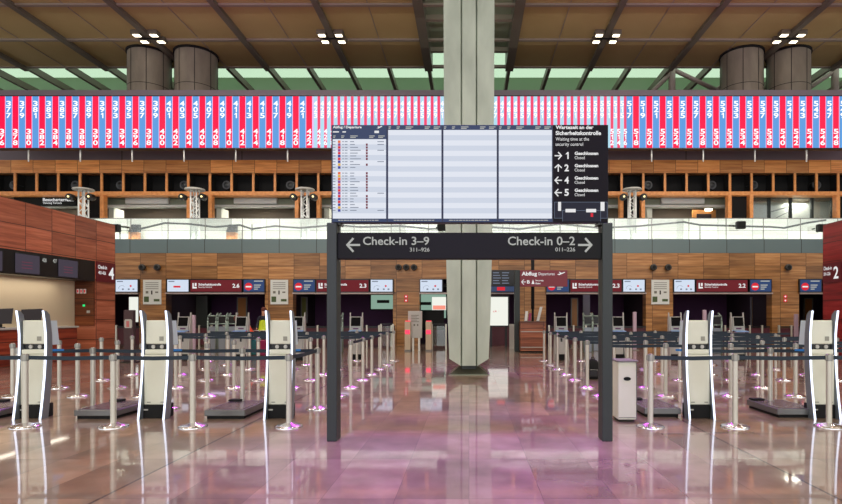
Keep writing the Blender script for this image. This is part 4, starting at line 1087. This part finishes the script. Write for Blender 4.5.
for i, px in enumerate((212,222,232)): arch(X(px,23.6),23.6,f'grey-green curved lane frame, {ORD[i]} of three counted from the brown island','curved lane frames in the brown island side middle opening',gt)
arch(X(588,22),22,'grey-green curved lane frame beside the board post, red island side',None,gt)
arch(X(597,22.6),22.6,'grey-green curved lane frame partly behind the board post',None,gt)
arch(X(717,21),21,'grey-green curved lane frame between two far kiosks in the red island side middle opening',None,gt)
arch(X(338,22),22,'grey-green curved lane frame next to the board post, brown island side',None,gt)
# pale vertical columns in rear rooms
for px, yt, lab in ((193,315,'in the brown island side middle opening'),(705,310,'in the red island side middle opening'),(797,314,'next to the dark red island'),(635,312,'below the map screen past the board')):
    D_ = 23; x = X(px, D_); t = thing('scanner_post', (x,D_,0), 'slim pale pinkish scanner post '+lab, 'scanner post')
    m_ = MB(); m_.box(x-.07,x+.07,D_,D_+.12,.03,Z(yt,D_),.01); build('body', m_, mat('pale_pink',(186,160,176),.4), t)
    m_ = MB(); m_.box(x-.15,x+.15,D_-.1,D_+.2,0,.03); build('foot', m_, M['grey'], t)
# suitcases
def suitcase(x, y, mm, label):
    t = thing('suitcase', (x,y,0), label, 'suitcase')
    m_ = MB(); m_.box(x-.17,x+.17,y-.12,y+.12,.06,.62,.03); build('shell', m_, mm, t)
    m_ = MB(); m_.bar((x-.1,y+.08,.62),(x-.1,y+.08,.95),.012); m_.bar((x+.1,y+.08,.62),(x+.1,y+.08,.95),.012); m_.bar((x-.1,y+.08,.95),(x+.1,y+.08,.95),.015); build('handle', m_, M['steel'], t)
    for sx in (-.12,.12):
        m_ = MB(); m_.bar((x+sx-.015,y,.03),(x+sx+.015,y,.03),.03,10); build('wheel', m_, M['black'], t)
suitcase(X(255.5,19.6),19.6,M['tealc'],'teal suitcase beside the person in a yellow vest'); suitcase(X(262,19.4),19.4,M['pinkc'],'magenta suitcase beside the person in a yellow vest')

# ================================================================== PEOPLE
def person(x, y, J, label, vest, hairm, trousers):
    """J: joints dict relative to (x,y,0); one skinned body, vest, trousers and hair on it"""
    t = thing('person', (x,y,0), label, 'person')
    names = list(J); vs = [(x+J[n][0], y+J[n][1], J[n][2]) for n in names]
    E = [('pelvis','belly'),('belly','chest'),('chest','neck'),('neck','head0'),('head0','head1'),('chest','shl'),('shl','ell'),('ell','wrl'),('wrl','hal'),('chest','shr'),('shr','elr'),('elr','wrr'),('wrr','har'),
         ('pelvis','hil'),('hil','knl'),('knl','anl'),('anl','tol'),('pelvis','hir'),('hir','knr'),('knr','anr'),('anr','tor')]
    R = dict(pelvis=(.15,.11),belly=(.14,.1),chest=(.16,.11),neck=(.055,.055),head0=(.075,.085),head1=(.085,.1),shl=(.06,.06),ell=(.042,.042),wrl=(.028,.028),hal=(.035,.02),hil=(.09,.09),knl=(.058,.058),anl=(.04,.04),tol=(.04,.03))
    for k in list(R):
        if k.endswith('l') and k[:-1]+'r' in J: R[k[:-1]+'r'] = R[k]
    me = bpy.data.meshes.new('body'); me.from_pydata([(v[0]-x, v[1]-y, v[2]) for v in vs], [(names.index(a), names.index(b)) for a, b in E], [])
    o = bpy.data.objects.new('body', me); COL.objects.link(o); o.parent = t
    me.materials.append(M['skin'])
    md = o.modifiers.new('Skin', 'SKIN'); md.use_smooth_shade = True
    sk = me.skin_vertices[0].data if me.skin_vertices else None
    if sk is None:
        bpy.context.view_layer.objects.active = o; me.update()
        sk = me.skin_vertices[0].data
    for i, n in enumerate(names): sk[i].radius = R[n]; sk[i].use_root = (n == 'pelvis')
    sub = o.modifiers.new('Sub', 'SUBSURF'); sub.levels = 1; sub.render_levels = 2
    return t, o
def skinpiece(name, t, x, y, chain, radii, m):
    me = bpy.data.meshes.new(name); me.from_pydata(chain[0], chain[1], []); me.materials.append(m)
    o = bpy.data.objects.new(name, me); COL.objects.link(o); o.parent = t
    o.modifiers.new('Skin', 'SKIN').use_smooth_shade = True
    sk = me.skin_vertices[0].data
    for i, r in enumerate(radii): sk[i].radius = r; sk[i].use_root = (i == 0)
    s = o.modifiers.new('Sub', 'SUBSURF'); s.levels = 1; s.render_levels = 2
    return o
def dress(t, J, vest, trou, hairm):
    g = lambda *n: [J[k] for k in n]
    skinpiece('vest', t, 0, 0, (g('belly','chest','shl','shr','pelvis'), [(0,1),(1,2),(1,3),(4,0)]), [(.20,.16),(.215,.17),(.1,.1),(.1,.1),(.19,.15)], vest)
    skinpiece('shirt', t, 0, 0, (g('chest','shl','ell','shr','elr','wrl','wrr'), [(0,1),(1,2),(0,3),(3,4),(2,5),(4,6)]), [(.15,.11),(.07,.07),(.055,.055),(.07,.07),(.055,.055),(.04,.04),(.04,.04)], M['navyc'])
    skinpiece('trousers', t, 0, 0, (g('pelvis','hil','knl','anl','hir','knr','anr','belly'), [(0,1),(1,2),(2,3),(0,4),(4,5),(5,6),(0,7)]), [(.165,.125),(.105,.105),(.075,.075),(.06,.06),(.105,.105),(.075,.075),(.06,.06),(.15,.11)], trou)
    skinpiece('shoes', t, 0, 0, (g('anl','tol'), [(0,1)]), [(.055,.05),(.05,.045)], M['matte'])
    skinpiece('shoes', t, 0, 0, (g('anr','tor'), [(0,1)]), [(.055,.05),(.05,.045)], M['matte'])
    h = J['head1']; m_ = MB(); m_.lathe(0,0,[(.02,.115),(.06,.1),(.095,.05),(.105,0),(.1,-.06),(.085,-.09)],14)
    hw = worldloc(t); m_.v = [(hw.x+h[0]+v[0],hw.y+h[1]+.025+v[1],hw.z+h[2]+.02+v[2]) for v in m_.v]; build('hair', m_, hairm, t)
J1 = dict(pelvis=(0,0,.93),belly=(0,0,1.08),chest=(0,0,1.34),neck=(0,-.01,1.5),head0=(0,-.04,1.58),head1=(0,-.03,1.70),shl=(-.19,0,1.42),ell=(-.24,-.04,1.14),wrl=(-.2,-.22,.98),hal=(-.18,-.3,.96),shr=(.19,0,1.42),elr=(.25,-.02,1.14),wrr=(.24,-.16,.92),har=(.23,-.22,.88),
          hil=(-.1,0,.88),knl=(-.11,-.02,.48),anl=(-.11,.02,.08),tol=(-.12,-.14,.045),hir=(.1,0,.88),knr=(.11,-.02,.48),anr=(.11,.02,.08),tor=(.12,-.14,.045))
t, o = person(X(264,21.5),21.5,J1,'person in dark clothes and yellow high-visibility vest behind a cream kiosk',None,None,None); dress(t, J1, M['hivis'], M['navyc'], M['hair'])
J2 = dict(pelvis=(.08,0,.88),belly=(.06,0,1.02),chest=(-.04,-.04,1.2),neck=(-.16,-.08,1.30),head0=(-.22,-.12,1.33),head1=(-.30,-.13,1.38),shl=(-.1,-.2,1.24),ell=(-.2,-.3,.98),wrl=(-.32,-.34,.92),hal=(-.38,-.34,.9),shr=(-.02,.16,1.24),elr=(-.1,.2,.98),wrr=(-.24,.1,.9),har=(-.3,.08,.88),
          hil=(.08,-.09,.84),knl=(.02,-.1,.46),anl=(.08,-.1,.08),tol=(-.05,-.1,.045),hir=(.08,.1,.84),knr=(.02,.1,.46),anr=(.1,.1,.08),tor=(-.03,.1,.045))
t, o = person(X(246.5,19.4),19.4,J2,'person in orange high-visibility vest bending behind a far kiosk screen',None,None,None); dress(t, J2, M['hivo'], M['navyc'], M['hair'])

# ================================================================== LIGHT
W = bpy.data.worlds.new('world'); bpy.context.scene.world = W; W.use_nodes = True
bg = W.node_tree.nodes['Background']; bg.inputs[0].default_value = (.92,.97,1.,1); bg.inputs[1].default_value = 1.15
def area(loc, rot, size, power, col, sy=None):
    l = bpy.data.lights.new('area', 'AREA'); l.energy = power; l.color = col; l.size = size
    if sy: l.shape = 'RECTANGLE'; l.size_y = sy
    o = bpy.data.objects.new('hall_light', l); COL.objects.link(o); o.location = loc; o.rotation_euler = rot; return o
def spot(loc, target, power, col, ang=40, rad=.2, blend=.4):
    l = bpy.data.lights.new('spot', 'SPOT'); l.energy = power; l.color = col; l.spot_size = math.radians(ang); l.spot_blend = blend; l.shadow_soft_size = rad
    o = bpy.data.objects.new('hall_spot', l); COL.objects.link(o); o.location = loc
    o.rotation_euler = (Vector(target)-Vector(loc)).to_track_quat('-Z','Y').to_euler(); return o
# ceiling lamp clusters over the hall, in rows along the beams
for x in (-BX-PW*3, -BX-PW, BX+PW, BX+PW*3):
    for y in (Dl-2*TP, Dl-5*TP, Dl-8*TP):
        spot((x,y,HC-.6),(x,y,0),1700,(1.,.9,.76),120,.4,.6)
# added purple spots imitating the LED band's magenta on floor and post bases
spot((-2,3,15.5),(-.5,5.6,0),7500,(.34,.01,1.),22,.3,.7)
spot((3,4,15.5),(.9,6.6,0),4200,(.36,.01,1.),22,.3,.8)
for x in (-9,-4,4,9):
    spot((x,25,14.5),(x*.9,13.5,0),2300,(.55,.02,.9),46,.35,.8)
for x in (-1.6,1.6): spot((x,22,14.5),(x,12,0),2200,(.75,.08,1.),34,.35,.8)
for x in (-12,0,12): spot((x,14,9.5),(x,19,HC),1400,(.9,.2,.7),95,.5,1.)  # added pink uplights for the purple tinge of the ceiling
area((0,28.05,GZ+.04),(math.radians(150),0,0),54,400,(1.,.97,.9),.12)  # added unseen strip along the gallery floor, brightens the pale panels
# cream recess light of island 4 and gallery rooms
area((-13.8,15,2.68),(0,0,0),.3,30,(1.,.9,.74),7.)
for a, c in bays[:8]: area((X((a+c)/2,30.95),30.95,7.9),(0,0,0),1.2,80,(1.,.95,.86),.6)
for a, c in ((166,265),(293,393),(546,646),(673,772)): area((X((a+c)/2,30),30,2.9),(0,0,0),1.5,10,(.8,.7,1.),1.)  # added weak lilac lights to tint the dark rear rooms
area((0,-11,8),(math.radians(88),0,0),50,1900,(1.,.97,.92),12.)  # added unseen fill behind the camera, in place of facade daylight
for x in (-16,-8,8,16): spot((x,12,HC-.6),(x,27,6.5),2600,(1.,.93,.82),70,.5,.8)  # added wash spots, no fixtures, to brighten the back wall

# ================================================================== CAMERA
cd = bpy.data.cameras.new('camera'); cam = bpy.data.objects.new('camera', cd); COL.objects.link(cam)
cam.location = (0,0,EYE); cam.rotation_euler = (math.pi/2,0,0)
cd.sensor_width = 36; cd.lens = 36*F/842; cd.shift_x = (421-CX)/842; cd.shift_y = (CY-252)/842; cd.clip_end = 200
sc = bpy.context.scene; sc.camera = cam
sc.view_settings.view_transform = 'Standard'; sc.view_settings.look = 'None'; sc.view_settings.gamma = 1; sc.view_settings.use_curve_mapping = False
sc.view_settings.exposure = 0.0

import re as _re
for _o in sc.objects:
    if 'label' in _o and not 4 <= len(_re.findall(r"[A-Za-z0-9][A-Za-z0-9'-]*", _o['label'])) <= 16: print('LABEL', _o.name, _o['label'])
